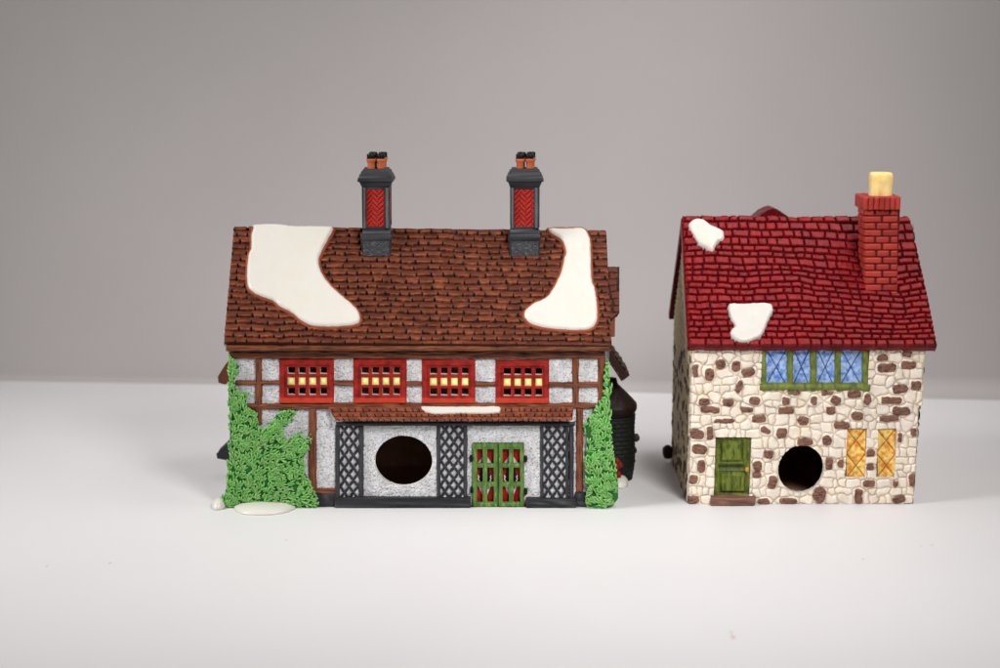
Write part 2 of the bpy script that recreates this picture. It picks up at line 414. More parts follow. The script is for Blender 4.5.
def inv_rect(R): return (x2inv(R[0], (R[2]+R[3])/2), x2inv(R[1], (R[2]+R[3])/2), R[2], R[3])
rects = [inv_rect(R) for R in (DOOR2, WA, WB, WTOP)]
def mask2(U, V):
    cx = x2inv(ox, oy); m = ((U-cx)/orx)**2+((V-oy)/ory)**2 > 1
    for a, b, c, d in rects: m &= ~((U > a) & (U < b) & (V > c) & (V < d))
    return m
us = axis(687, 926, .5, [k for R in rects for k in R[:2]]); vs = axis(344, 503.6, .5, [k for R in rects for k in R[2:]])
# colour and relief are looked up in the photo's own coordinates so stones keep their places
relief(wall, us, vs, map_front2, lambda U, V: hf(x2(U, V, 0), V), lambda U, V, H: cf(x2(U, V, 0), V, H), mask=mask2, back=(0, 8, 0), rimcol=CREAMRIM, snap=snap2)
# side and rear walls
XL, XR = 191.0, 422.0; YB = 181.0
zt = float(at(700, 346, FY2)[1])
zr2 = float(at(700, 217.5, 95)[1]); ze2 = float(at(700, 346.5, -3)[1])
def side_wall(mb, x, flip, u0, seed, dim=1.0, xt=0):
    r = np.random.RandomState(seed); bs = [(u0+r.uniform(4, 168), r.uniform(0, 150), r.uniform(3.5, 7), r.uniform(3, 5.5), r.uniform(-20, 20), 1) for _ in range(80)]
    sd = filler(bs, u0, u0+172, 0, 300, seed+1)
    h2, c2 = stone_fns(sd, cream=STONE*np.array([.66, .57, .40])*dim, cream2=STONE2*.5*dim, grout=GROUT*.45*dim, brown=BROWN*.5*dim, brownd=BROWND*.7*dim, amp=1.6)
    def mp(U, V, H):
        y = FY2+(U-u0); sgn = -1 if not flip else 1; bul = 0
        xx = x+sgn*(H-1.2)+xt*(V/160)
        return xx, y, V
    def mk(U, V):
        y = FY2+(U-u0); line = ze2+(zr2-ze2)*(1-np.abs(y-95)/98); return V < line-6
    relief(mb, axis(u0, u0+172, .9), axis(0, zr2, .9), mp, h2, c2, mask=mk, flip=not flip)
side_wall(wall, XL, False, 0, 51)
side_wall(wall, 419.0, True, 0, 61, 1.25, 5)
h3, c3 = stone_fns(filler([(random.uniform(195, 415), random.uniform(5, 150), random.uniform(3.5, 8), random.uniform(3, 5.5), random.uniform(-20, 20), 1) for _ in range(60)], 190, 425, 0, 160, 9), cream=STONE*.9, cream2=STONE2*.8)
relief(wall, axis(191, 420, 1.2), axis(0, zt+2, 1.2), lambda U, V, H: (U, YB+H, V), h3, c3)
wall.build('wall', M_matte, cottage)
def interior(x0, x1, y0, y1, z1, parent):
    mb = MB(); c = srgb(168, 128, 100)
    V = [(x0, y0, .6), (x1, y0, .6), (x1, y1, .6), (x0, y1, .6), (x0, y0, z1), (x1, y0, z1), (x1, y1, z1), (x0, y1, z1)]
    mb.add(V, [[0, 1, 2, 3], [4, 5, 6, 7], [1, 2, 6, 5], [2, 3, 7, 6], [3, 0, 4, 7]], c)
    return mb.build('interior', M_dark, parent)
interior(195, 414, FY2+7, YB-4, zt-2, cottage)
# roof
RED = srgb(118, 14, 20); REDD = srgb(50, 5, 9); REDH = srgb(146, 24, 29)
ps = slope(-3, ze2, 95, zr2)
def rl(V): return np.interp(V, [217, 346.5], [682.3, 688.8])
def rr_(V): return np.interp(V, [217, 225, 255, 300, 346.5], [908, 911.5, 918, 928, 937])
def warp2(U, V):
    k = np.sin(np.pi*np.clip((V-217)/130, 0, 1)); return -k*(9*smooth(790, 905, U)-3*smooth(905, 935, U))+k*1.6*noise(U/28, V/30, 5)+.5*noise(U/9, V/11, 6)
T2 = Tiles(682, 938, 217, 347, 5.4, 8.2, 8.5, 18.5, 31, warp2)
_c2 = {}
def hroof2(U, V):
    t, a, b, L, R, rnd, tl, i = T2(U, V); e = np.minimum(np.minimum(a, b*1.0), np.minimum(L, R)*1.0)
    # rounded corners
    cx = np.minimum(L, R); cy = np.minimum(a, b); rr = 1.6
    rc = np.where((cx < rr) & (cy < rr), rr-np.hypot(rr-cx, rr-cy), e)
    g = smooth(0.1, 1.5, rc+.2*noise(U/1.2, V/1.2, 9)); _c2['g'] = g; _c2['r'] = rnd
    return 3.0*np.sqrt(g)+1.0*t*g+.5*(rnd-.5)+.45*tl*(L/(L+R+1e-6)-.5)+.3*fbm(U/2.5, V/2.5, 12)
def croof2(U, V, H):
    t, a, b, L, R, rnd, tl, i = T2(U, V)
    rc = np.minimum(np.minimum(a, b), np.minimum(L, R))
    c = mixc(RED, REDH, np.clip(.25+.5*(rnd-.5)+.5*fbm(U/4, V/4, 14), 0, 1))
    c = mixc(c, REDD, np.clip(.25*fbm(U/14, V/14, 15), 0, .3))
    return mixc(c, REDD, smooth(1.0, .25, rc+.25*noise(U/1.5, V/1.5, 16))*.8)
def mroof2(sq):
    def f(U, V, H):
        s = (U-682)/(256); UU = rl(V)+s*(rr_(V)-rl(V))
        e = np.minimum(U-682, 938-U); H2 = H-2.2*smooth(1.6, 0, e)-2.0*smooth(1.2, 0, 347-V)
        # ridge hump unevenness
        x, y, z = ps(UU, V, H2); z = z+.9*noise(UU/13, 0*V, 19)*smooth(228, 217, V)
        if sq: y = 190-y
        return x, y, z
    return f
roof = MB(); nb = ps.n*-6.5
relief(roof, axis(682, 938, .5), axis(217, 346.8, .5), mroof2(False), hroof2, croof2, back=lambda P: P+np.where((P[:, 1:2] > 92), [[0, 0, 0]], nb[None]), rimcol=RED*.9)
nb2 = nb*np.array([1, -1, 1])
relief(roof, axis(682, 938, 1.1), axis(217, 346.8, 1.1), mroof2(True), hroof2, croof2, flip=True, back=lambda P: P+np.where((P[:, 1:2] < 98), [[0, 0, 0]], nb2[None]), rimcol=RED*.8)
roof_o = roof.build('roof', M_gloss, cottage)
# verge strip along the left gable edge, under the tiles
vb = MB()
def pt(u, v, y): return np.array([*(lambda q: (q[0], y, q[1]))(tuple(map(float, at(u, v, y))))])
for yy in (1, -1):
    A = np.array(ps(np.array(rl(218.0)), np.array(218.0), np.array(-1.0))).ravel(); B = np.array(ps(np.array(rl(346.0)), np.array(346.0), np.array(-1.0))).ravel()
    A = A.astype(float); B = B.astype(float)
    if yy < 0: A[1] = 190-A[1]; B[1] = 190-B[1]
    n = ps.n*np.array([1, yy, 1]); dx = np.array([1, 0, 0])
    for k in range(12):
        p = A+(B-A)*k/12; q = A+(B-A)*(k+.96)/12
        pts = [p-dx*1.2, p+dx*2.5, p+dx*2.5-n*7.5, p-dx*1.2-n*7.5]; pts2 = [q-dx*1.2, q+dx*2.5, q+dx*2.5-n*7.5, q-dx*1.2-n*7.5]
        vb.add(pts+pts2, [[0, 1, 2, 3], [7, 6, 5, 4], [0, 4, 5, 1], [1, 5, 6, 2], [2, 6, 7, 3], [3, 7, 4, 0]], mixc(RED*.75, REDD, .3))
vb.build('verge', M_gloss, roof_o, jit=.4)
# rear dormer whose rounded top shows over the ridge
dm = MB(); ca = float(at(773, 208, 150)[0]); cz = float(at(774, 208.5, 150)[1])
prof = [(-25, -16), (-17, -11), (-11, -5), (-5, -1.4), (0, 0), (5, -1.6), (12, -6), (20, -11), (28, -17), (28, -40), (-25, -40)]
rings = [[(ca+p[0]*s, y, cz-(1-s)*3+p[1]*(1 if p[1] > -30 else 1)) for p in prof] for y, s in ((150, 1), (158, 1), (176, 1), (186, 1))]
loft(dm, rings[::-1], mixc(RED, REDD, .55)); dm.build('dormer', M_gloss, cottage, jit=1.0, jf=6)
# snow patches
s1 = MB(); chain_snow(s1, [(687.8,229),(690,223.7),(696,220.3),(703.5,221.5),(711,226.8),(722,232),(724,237),(723,242.5),(717.8,244.8),(714.8,250),(711.8,254.5),(705,250.8),(699,247.8),(694.5,241)], ps, 6.0, SNOW*.93, 3.2, 3)
s1.build('snow_patch', M_snow, roof_o)
s2 = MB(); chain_snow(s2, [(728,306.5),(744,305.5),(768,305),(772.8,311.8),(771,317),(768,323),(763.5,333.5),(759,339.5),(745.5,344.6),(735,342.5),(729.5,336.5),(731,331),(734,328),(730,320.5)], ps, 6.0, SNOW*.93, 2.6, 5)
s2.build('snow_patch', M_snow, roof_o)
# chimney
def roof_y(v, pl): return float(pl(np.array(700.), np.array(float(v)), np.array(0.))[1])
cy0 = roof_y(292, ps)-3.0; cyb = cy0+33
ch = MB(); CB = srgb(172, 58, 48); CBD = srgb(130, 34, 30)
xl, zb = map(float, at(866.3, 293, cy0)); xr = float(at(898, 293, cy0)[0]); ztop = float(at(880, 209, cy0)[1])
xl2 = float(at(864.3, 209, cy0)[0]); xr2 = float(at(898, 209, cy0)[0])
box(ch, xl+1.2, xr-1.2, cy0+1.5, cyb-1.5, zb-25, ztop+2, CBD*.45, .5)
nr = 14; rh = (ztop-zb+12)/nr; zz = zb-12
for k in range(nr):
    f = k/nr; a0 = xl*(1-f)+xl2*f; a1 = xr*(1-f)+xr2*f; z0 = zz+k*rh
    cuts = [0, .52, 1] if k % 2 == 0 else [0, .3+.05*random.random(), .76, 1]
    for p, q in zip(cuts[:-1], cuts[1:]):
        g = .5; c = mixc(CB, CBD, random.random()*.7)
        d = random.uniform(-.3, .4)
        box(ch, a0+(a1-a0)*p+(.95 if p else .1), a0+(a1-a0)*q-(.95 if q < 1 else .1), cy0-d, cyb+d, z0+g, z0+rh-g, c, 1.5, 3, sm=True)
    for p, q in ((0, .5), (.5, 1)) if k % 2 else ((0, .3), (.3, .75), (.75, 1)):
        c = mixc(CB, CBD, random.random()*.5); yy0, yy1 = cy0+(cyb-cy0)*p, cy0+(cyb-cy0)*q
        box(ch, a0-.7, a1+.7, yy0+(2.6 if p == 0 else .5), yy1-(2.6 if q == 1 else .5), z0+.5, z0+rh-.5, c, 1.0, 2)
ch_o = ch.build('chimney', M_satin, cottage, jit=.35, jf=5)
cap = MB(); x0c = float(at(863.2, 202, cy0-5)[0]); x1c = float(at(901.2, 202, cy0-5)[0]); zc0 = float(at(880, 210.2, cy0-5)[1]); zc1 = float(at(880, 197.2, cy0-5)[1])
box(cap, x0c+1.3, x1c-1.3, cy0-2.6, cyb+2.6, zc0+.6, zc1-.4, CBD*.8, 1.2)
n = 7; wq = (x1c-x0c)/n
for i in range(n):
    c = mixc(CB, CBD, random.random()*.5)
    box(cap, x0c+i*wq+.35, x0c+(i+1)*wq-.35, cy0-4.6, cy0+2, zc0, zc1, c, 1.6, 3); box(cap, x0c+i*wq+.35, x0c+(i+1)*wq-.35, cyb-2, cyb+4.6, zc0, zc1, c, 1.6, 3)
for i in range(6):
    c = mixc(CB, CBD, random.random()*.5); yq = (cyb-cy0+6)/6
    box(cap, x0c-.2, x1c+.3, cy0-3+i*yq+.35, cy0-3+(i+1)*yq-.35, zc0, zc1, c, 1.6, 3)
cap.build('chimney_cap', M_satin, ch_o, jit=.45, jf=6)
pot = MB(); pcx = float(at(880.4, 190, cy0+16)[0]); pz0 = zc1-1.5; pz1 = float(at(880, 172.5, cy0+16)[1]); pr_ = 11.6
N_ = 36; rings = []
for z, r in ((pz0, pr_*.98), (pz0+1, pr_*1.0), (pz0+6, pr_*.97), (pz1-6, pr_*1.0), (pz1-2.2, pr_*1.0), (pz1-.8, pr_*.96), (pz1, pr_*.86), (pz1+.3, pr_*.6)):
    rings.append([(pcx+math.copysign(abs(math.cos(t))**.75, math.cos(t))*r, cy0+16+math.copysign(abs(math.sin(t))**.75, math.sin(t))*r*.9, z) for t in [2*math.pi*i/N_ for i in range(N_)]])
loft(pot, rings, (0, 0, 0), sm=True)
P = np.concatenate(pot.v); g = np.clip(.35+.7*fbm(P[:, 0]/4, P[:, 2]/5+P[:, 1]/5, 61), 0, 1)
pot.c = [mixc(mixc(srgb(246, 226, 160), srgb(240, 190, 96), g), srgb(206, 120, 40), np.exp(-((P[:, 0]-pcx+2)/2)**2-((P[:, 2]-pz0)/7)**2)*.9)]
pot.build('chimney_pot', M_satin, ch_o)
# upper casement: posts, sill, four blue leaded panes
OL = srgb(122, 132, 62); OLD = srgb(66, 80, 26)
def green_paint(U, V, a=0, base=OL, dark=OLD): return mixc(base, dark, np.clip(.35+.7*fbm(U/3+V/9*a, V/6, 70), 0, 1))
BL1 = srgb(166, 190, 226); BL2 = srgb(84, 126, 202); BLD = srgb(26, 46, 96)
def leaded(parent, x0, x1, y0, y1, yd, lines, c1, c2, cd, name='pane', seed=0, gd=.9, tl=0, gw=.75):
    mb = MB()
    def dist(U, V):
        d = np.full(U.shape, 99.)
        for a, b, c, e in lines:
            ex, ey = c-a, e-b; t = np.clip(((U-a)*ex+(V-b)*ey)/(ex*ex+ey*ey), 0, 1)
            d = np.minimum(d, np.hypot(U-a-t*ex, V-b-t*ey))
        return d+.12*noise(U/1.5, V/1.5, seed)
    hf_ = lambda U, V: -gd*smooth(gw, .1, dist(U, V))+.5*smooth(gw+.2, gw+1.4, dist(U, V))+.3*fbm(U/4, V/4, seed+1)
    def cf_(U, V, H):
        c = mixc(c1, c2, np.clip(.4+1.3*fbm(U/3.0, V/3.0, seed+2), 0, 1)); return mixc(c, cd, smooth(gw, .3, dist(U, V))*.85)
    relief(mb, axis(x0, x1, .4), axis(y0, y1, .4), front(yd), hf_, cf_)
    return mb.build(name, M_satin, parent)
win = MB()
posts = [(760.0, 766.3), (787, 793.2), (810, 816.8), (834.5, 840.8), (861.8, 868.8)]
def hpost(U, V):
    h = np.full(U.shape, -2.5)
    for a, b in posts:
        c = (a+b)/2; w_ = (b-a)/2; x = np.clip(np.abs(U-c+.25*noise(U*0, V/6, int(a)))/w_, 0, 2); h = np.maximum(h, np.where(x < 1, 3.4*np.sqrt(np.maximum(0, 1-x**2.4)), -2.5))
    x = np.abs(V-386.6+.3*noise(U/8, V*0, 72))/3.9; h = np.maximum(h, np.where(x < 1, 5.2*np.sqrt(np.maximum(0, 1-x**2.2)), -2.5))
    return h+.35*fbm(U/1.2, V/7, 73)
relief(win, axis(759.4, 869.4, .4), axis(349, 391, .4), front(FY2), hpost, lambda U, V, H: green_paint(U, V), mask=lambda U, V: hpost(U, V) > -1.6, back=(0, 4, 0))
win_o = win.build('window', M_satin, cottage)
for k, (a, b) in enumerate(((765, 788), (792, 811), (815.5, 835.5), (839.5, 863))):
    m = (a+b)/2; L_ = [(a+1, 351, b-3, 383), (b-1, 351, a+2, 383), (a-2, 364, a+6, 351-3), (m+1, 350, b+2, 362), (m-3, 390, b+3, 372), (a-2, 372, m, 386)]
    leaded(win_o, a, b, 347, 386, FY2+1.0, [(a+2, 350, b-3, 383), (b-2, 350, a+2, 383), (m, 349+8, m+.01, 357)], BL1, BL2, BLD, seed=80+k, gw=.7)
# lower yellow lattice lights
YL1 = srgb(238, 206, 118); YL2 = srgb(214, 134, 42); YLD = srgb(168, 92, 20)
for k, (x0, x1, y0, y1) in enumerate((WA, WB)):
    w_ = x1-x0; hh = (y1-y0); c = (x0+x1)/2
    Ls = []
    for s_ in (-1, 1):
        for off in (-25, 0, 25, 50):
            Ls.append((c-s_*16, y0+off-16+13, c+s_*16, y0+off+13+16+6) if 0 else (c-s_*w_, y0+12+off-w_*1.25, c+s_*w_, y0+12+off+w_*1.25))
    wm = MB()
    def fr(U, V, x0=x0, x1=x1, y0=y0, y1=y1):
        d = sd_rect(U, V, x0-.6, x1+.6, y0-.6, y1+.6); return .6-2.8*smooth(0, 1.6, d)
    relief(wm, axis(x0-.4, x1+.4, .5), axis(y0-.4, y1+.4, .5), front(FY2+1.2), fr, lambda U, V, H: mixc(YL2, STONE2, .4*np.ones(U.shape)), mask=lambda U, V, x0=x0, x1=x1, y0=y0, y1=y1: sd_rect(U, V, x0, x1, y0, y1) < 1.5)
    wo = wm.build('window', M_satin, cottage)
    leaded(wo, x0+.5, x1-.5, y0+.5, y1-.5, FY2+1.6, Ls, YL1, YL2, YLD, seed=90+k, gd=.9, gw=.85)
# door
DG = srgb(104, 116, 40); DGD = srgb(40, 52, 16); DGH = srgb(158, 160, 84)
def hdoor(U, V):
    d = sd_rect(U, V, 714, 751, 437, 495.5); h = 1.2*smooth(0, .8, d)
    for (a, b, c, e) in ((720, 742.5, 440.5, 461.5), (719.5, 746.5, 472, 492.5)):
        q = sd_rect(U, V, a, b, c, e); q = q if c < 460 else np.minimum(q, 13.5-np.hypot((U-733)*.8, (V-486)*.8)+2)
        h = h-1.6*np.exp(-((q-.2)/1.0)**2)+1.6*smooth(.8, 2.6, q)
    h = h-2.4*np.exp(-((V-467)/2.6)**2)*smooth(718, 720, U)*smooth(746, 743, U)
    return h+.3*fbm(U/1.4, V/5, 101)
def cdoor(U, V, H):
    c = mixc(DG, DGD, np.clip(.3+.8*fbm(U/2.2, V/7, 102), 0, 1)); c = mixc(c, DGH, np.clip(fbm(U/1.5, V/4, 104)-.2, 0, 1)*.8)
    return mixc(c, DGD*.6, np.exp(-((V-467)/3)**2)*.8*smooth(718, 720, U)*smooth(746, 743, U))
dr = MB(); relief(dr, axis(714, 751, .4), axis(436.5, 495.8, .4), front(FY2+3.2), hdoor, cdoor)
dr_o = dr.build('door', M_satin, cottage)
kb = MB(); kx, kz = map(float, at(747.3, 470, FY2-1))
rg = [[(kx+r*math.cos(t), FY2+2.6-d, kz+r*1.35*math.sin(t)) for t in [2*math.pi*i/14 for i in range(14)]] for d, r in ((0, 1.2), (1.0, 1.6), (1.8, 2.0), (2.8, 2.1), (3.6, 1.5), (3.9, .6))]
loft(kb, rg, srgb(190, 138, 52), sm=True); kb.build('door_knob', M_satin, dr_o, jit=.2, jf=2)
st = MB(); x0, z1 = map(float, at(709.8, 495.2, FY2)); x1 = float(at(754.8, 495, FY2)[0])
box(st, x0, x1, FY2-9, FY2+5, 0.2, z1-.2, BROWN*.95, 1.8, 3, sm=True, sub=3)
P = np.concatenate(st.v); st.c = [mixc(BROWN*1.0, BROWND, np.clip(.3+.8*fbm(P[:, 0]/9, P[:, 2]/2+P[:, 1]/2, 110), 0, 1))]
st.build('doorstep', M_matte, cottage, jit=.8, jf=7)
# small dark lump low on the rear left corner
kn = MB(); kx, kz = map(float, at(666.6, 450, 174))
rg = [[(kx+1+r*math.cos(t), 172+r*math.sin(t), kz+z) for t in [2*math.pi*i/14 for i in range(14)]] for z, r in ((-9, 3.6), (-5, 5.6), (-1, 6.2), (3, 5.2), (6, 2.6))]
loft(kn, rg, srgb(46, 34, 26), sm=True); kn.build('rear_lump', M_matte, cottage, jit=1, jf=4)

# =====================================================================  HOUSE ON THE LEFT
inn = thing('timber_framed_house', 'half-timbered ceramic shop with brown tiled roof, two dark chimneys and green ivy', 'ceramic house', 'ceramic village houses', (-82, 75, 0))
HOLE1 = (403.6, 461, 28.6, 25.3)
WINS = [(279.5, 334, 359, 403.3), (353.5, 406.7, 359, 403.3), (422, 475.2, 359.5, 403.5), (495.6, 549, 360, 403.6)]
DOOR1 = (472.3, 524.2, 443, 507.2)
ST1 = srgb(212, 211, 213); STP = srgb(66, 60, 58)
def pits(U, V, seed=0, s=1.0):
    out = np.zeros(U.shape)
    for k in range(2):
        q = 2.7*s; x = U/q+k*.5+seed*.37; y = V/(q*1.1)+k*.5+seed*.61; ix = np.floor(x).astype(int); iy = np.floor(y).astype(int)
        r = lambda n: _T[(ix*7+n*13+k*50) % 256, (iy*11+n*29+seed*3) % 256]
        dx = (x-ix-.3-.4*r(1))*q; dy = (y-iy-.3-.4*r(2))*q*1.1; an = r(3)*3.1; ca, sa = np.cos(an), np.sin(an)
        d = np.hypot((dx*ca+dy*sa)/(.45+.75*r(4)), (-dx*sa+dy*ca)/(.36+.2*r(5)))
        out = np.maximum(out, smooth(1.25, .5, d)*(r(6) > .45)*(.55+.45*r(7)))
    return out
def hst(U, V): return .45*fbm(U/4, V/4, 128)-1.15*pits(U, V)+.3*noise(U/1.6, V/1.6, 131)
def cst(U, V, H):
    c = mixc(ST1, ST1*.8, np.clip(.3+.5*fbm(U/7, V/7, 133), 0, 1)); c = mixc(c, ST1*.55, smooth(.5, .8, noise((U+V)/1.0, (U-V)/6, 139))*.3)
    return mixc(c, STP, pits(U, V)*.62)
w1 = MB(); ox1, oy1, rx1, ry1 = HOLE1
def snap1(U, V):
    dx = (U-ox1)/rx1; dy = (V-oy1)/ry1; r = np.hypot(dx, dy)+1e-9; near = np.abs(r-1)*rx1 < .32
    return np.where(near, ox1+dx/r*rx1, U), np.where(near, oy1+dy/r*ry1, V)
WR1 = [(a+2, b-2, c+2, d-2) for a, b, c, d in WINS]+[(DOOR1[0]+2, DOOR1[1]-2, DOOR1[2]+2, 506)]
def mask1(U, V):
    m = ((U-ox1)/rx1)**2+((V-oy1)/ry1)**2 > 1
    for a, b, c, d in WR1: m &= ~((U > a) & (U < b) & (V > c) & (V < d))
    return m
def m_front1(U, V, H):
    x, z = at(U, V, 0); # upper storey and shop front stand a little proud
    f = 0; return x, -H-f, np.maximum(z, 0)
relief(w1, axis(229.5, 604, .5, [k for R in WR1 for k in R[:2]]), axis(349, 506.4, .5, [k for R in WR1 for k in R[2:]]), m_front1, hst, cst, mask=mask1, back=(0, 7, 0), rimcol=srgb(226, 222, 216), snap=snap1)
X1L, X1R, YB1 = -270.0, 104.0, 160.0
yr1, ye1 = 80.0, -14.0
zr1 = float(at(420, 230.5, yr1)[1]); ze1 = float(at(420, 347, ye1)[1])
def side1(x, sgn):
    def mp(U, V, H): return x+sgn*H, U, V
    def mk(U, V): return V < ze1+(zr1-ze1)*(1-np.abs(U-yr1)/94)-5
    relief(w1, axis(0, YB1, .9), axis(0, zr1, .9), mp, lambda U, V: hst(U, V), lambda U, V, H: cst(U, V, H), mask=mk, flip=sgn > 0 and False or sgn < 0)
side1(X1L, -1); side1(X1R, 1)
relief(w1, axis(X1L, X1R, 1.5), axis(0, ze1, 1.5), lambda U, V, H: (U, YB1+H, V), hst, cst)
w1.build('wall', M_matte, inn)
interior(X1L+5, X1R-5, 8, YB1-4, ze1-2, inn)
# timbers
WD = srgb(128, 74, 48); WDD = srgb(58, 32, 22)
def beams(mb, rects, mapf, thick=2.6, wob=.45, seed=0):
    for (a, b, c, d) in rects:
        hz = (b-a) > (d-c)
        def sd(U, V): 
            e = sd_rect(U, V, a, b, c, d); return e+(wob*noise(U/7, V/7, seed+int(a+c) % 40))
        def h(U, V):
            e = sd(U, V); x = np.clip(e/1.5, 0, 1); gr = noise(U/9, V/.75, seed+3) if hz else noise(U/.75, V/9, seed+3)
            return np.where(e > 0, .6+thick*np.sqrt(np.maximum(0, 1-(1-x)**2))+.55*gr, .6+e*2.6)
        def cc(U, V, H):
            gr = noise(U/12, V/.8, seed+5) if hz else noise(U/.8, V/12, seed+5)
            return mixc(WD, WDD, np.clip(.32+.65*gr+.2*fbm(U/4, V/4, seed+6), 0, 1))
        relief(mb, axis(a-1.4, b+1.4, .45), axis(c-1.4, d+1.4, .45), mapf, h, cc, mask=lambda U, V: sd(U, V) > -1.1)
tb = MB()
beams(tb, [(229, 604, 350.3, 358.6), (255.6, 262, 358, 424), (236, 281, 380.4, 384.6), (333.5, 354, 380.6, 385.2), (406, 422.5, 381.2, 385.6), (475, 496, 381.8, 386.2), (548.5, 600, 382, 387),
           (572.4, 578.8, 358, 405), (598, 604.2, 357, 410), (247, 345, 403.5, 409.3), (330, 548, 402.8, 408), (545, 596, 403, 408.4), (309, 316.6, 408, 493), (314, 336, 488.3, 493), (576.2, 583, 408, 492), (249, 257, 352, 358)], front(0), seed=140)
tb.build('timber_frame', M_satin, inn)
# jamb fillets between windows: pale scored panels carry a diagonal cross line
# roof
p1 = slope(ye1, ze1, yr1, zr1)
RB = srgb(94, 46, 30); RBD = srgb(24, 11, 8); RBH = srgb(166, 92, 58)
def warp1(U, V): return 1.3*noise(U/34, V/28, 150)+.6*noise(U/10, V/14, 151)-3*(U-235)/370-1.5*np.sin((V-230)/36*np.pi)*smooth(420, 480, U)*smooth(560, 500, U)*.6
T1 = Tiles(220, 616, 226.5, 345, 5.6, 7.4, 9.5, 18, 41, warp1)
def notch(t, L, R, rnd):
    w_ = (2.0+1.6*rnd)*np.clip((t-.22)/.78, 0, 1); sk = (rnd-.5)*1.6          # dark wedge at the lower end of each joint
    return np.maximum(smooth(.35, -.35, L-np.maximum(w_*.5+sk*t*.5, 0)), smooth(.35, -.35, R-np.maximum(w_*.5-sk*t*.5, 0)))*smooth(.2, .4, t)
def hroof1(U, V):
    t, a, b, L, R, rnd, tl, i = T1(U, V); n = notch(t, L, R, rnd)
    return (.5+3.6*t**1.1+.6*(rnd-.5)+.8*tl*((L/(L+R+1e-6))-.5))*(1-.95*n)*(.3+.7*smooth(0, .6, b))+.3*fbm(U/2.5, V/.9, 155)
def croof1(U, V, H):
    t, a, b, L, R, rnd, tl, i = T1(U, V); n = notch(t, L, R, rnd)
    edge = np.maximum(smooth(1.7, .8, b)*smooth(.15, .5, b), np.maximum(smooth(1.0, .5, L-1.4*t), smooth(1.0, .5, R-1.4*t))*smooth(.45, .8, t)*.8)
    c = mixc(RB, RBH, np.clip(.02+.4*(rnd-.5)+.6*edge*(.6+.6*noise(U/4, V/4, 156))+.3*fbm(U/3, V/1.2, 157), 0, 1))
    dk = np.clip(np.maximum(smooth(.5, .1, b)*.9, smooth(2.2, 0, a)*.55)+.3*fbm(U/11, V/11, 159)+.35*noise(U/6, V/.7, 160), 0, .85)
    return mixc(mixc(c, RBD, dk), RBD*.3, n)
def L1(V): return np.interp(V, [229, 347], [234, 223.6])
def R1(V): return np.interp(V, [229, 347], [606.2, 611.8])
def mroof1(sq):
    def f(U, V, H):
        s = (U-220)/396; UU = L1(V)+s*(R1(V)-L1(V)); e = np.minimum(U-220, 616-U)
        H2 = H-1.5*smooth(1.5, 0, e); VV = V+3*(s-.5)
        x, y, z = p1(UU, VV, H2)
        if sq: y = 2*yr1-y
        return x, y, z
    return f
r1 = MB(); nb1 = p1.n*-5.5
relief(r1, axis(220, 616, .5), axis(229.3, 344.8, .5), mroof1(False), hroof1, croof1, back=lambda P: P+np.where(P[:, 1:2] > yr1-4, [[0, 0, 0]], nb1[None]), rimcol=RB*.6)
nb12 = nb1*np.array([1, -1, 1])
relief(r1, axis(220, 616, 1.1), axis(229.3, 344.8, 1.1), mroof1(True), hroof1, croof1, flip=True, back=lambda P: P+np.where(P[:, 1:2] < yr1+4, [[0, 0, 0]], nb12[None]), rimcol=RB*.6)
r1o = r1.build('roof', M_satin, inn)
fa = MB()
beams(fa, [(226.5, 610, 345.6, 350.6)], front(-10), 2.5, .3, 170)
xf0, zf0 = map(float, at(227, 350.5, -9)); xf1, zf1 = map(float, at(609.5, 345.5, -9))
box(fa, xf0, xf1, -9.5, 4, zf0, zf1, WDD, .6)
fa.build('fascia', M_satin, inn)
for k, (poly, th) in enumerate((([(253,231),(253,227),(258,226),(279,225.7),(294,227.6),(327.6,228),(334,231),(329.7,241),(321,258),(320,266),(324.5,278),(336,291.5),(355,308),(360.8,318),(359,326),(344.4,329.3),(315,329.3),(302,324),(290,314.6),(279,309),(273,303.5),(260,299),(250,292.5),(246.8,283),(247.8,260),(251,250),(251,238.7)], 3.4),
      ([(547.5,231),(551,230),(566,230),(581.7,229.7),(588,235.5),(591,247),(592,280),(595.4,291.5),(598,312.5),(596.4,326),(588,332.5),(567,333),(546,331),(531,327),(524,320),(524,313.5),(533.4,305),(546,299),(554.4,287),(560.7,272.6),(563,262),(565,253.4),(560.7,243),(550,235.5)], 3.4))):
    sp = MB(); chain_snow(sp, poly, p1, th+2.6, SNOW*.97, 4, 175+k*5); sp.build('snow_patch', M_snow, r1o)
    rim = MB()                   # thin orange-brown glaze line round the snow
    P_ = catmull(poly); us_ = axis(P_[:, 0].min()-3, P_[:, 0].max()+3, .7); vs_ = axis(max(229.6, P_[:, 1].min()-3), P_[:, 1].max()+3, .7)
    def hh(U, V): d = sd_poly(U, V, P_)+.5*noise(U/3, V/3, 178); return 1.6+3.0*smooth(-2.0, 0, d)
    relief(rim, us_, vs_, p1, hh, lambda U, V, H: np.tile(srgb(140, 72, 46), U.shape+(1,)), mask=lambda U, V: np.abs(sd_poly(U, V, P_)+.1) < 1.3)
    rim.build('glaze_edge', M_satin, r1o)
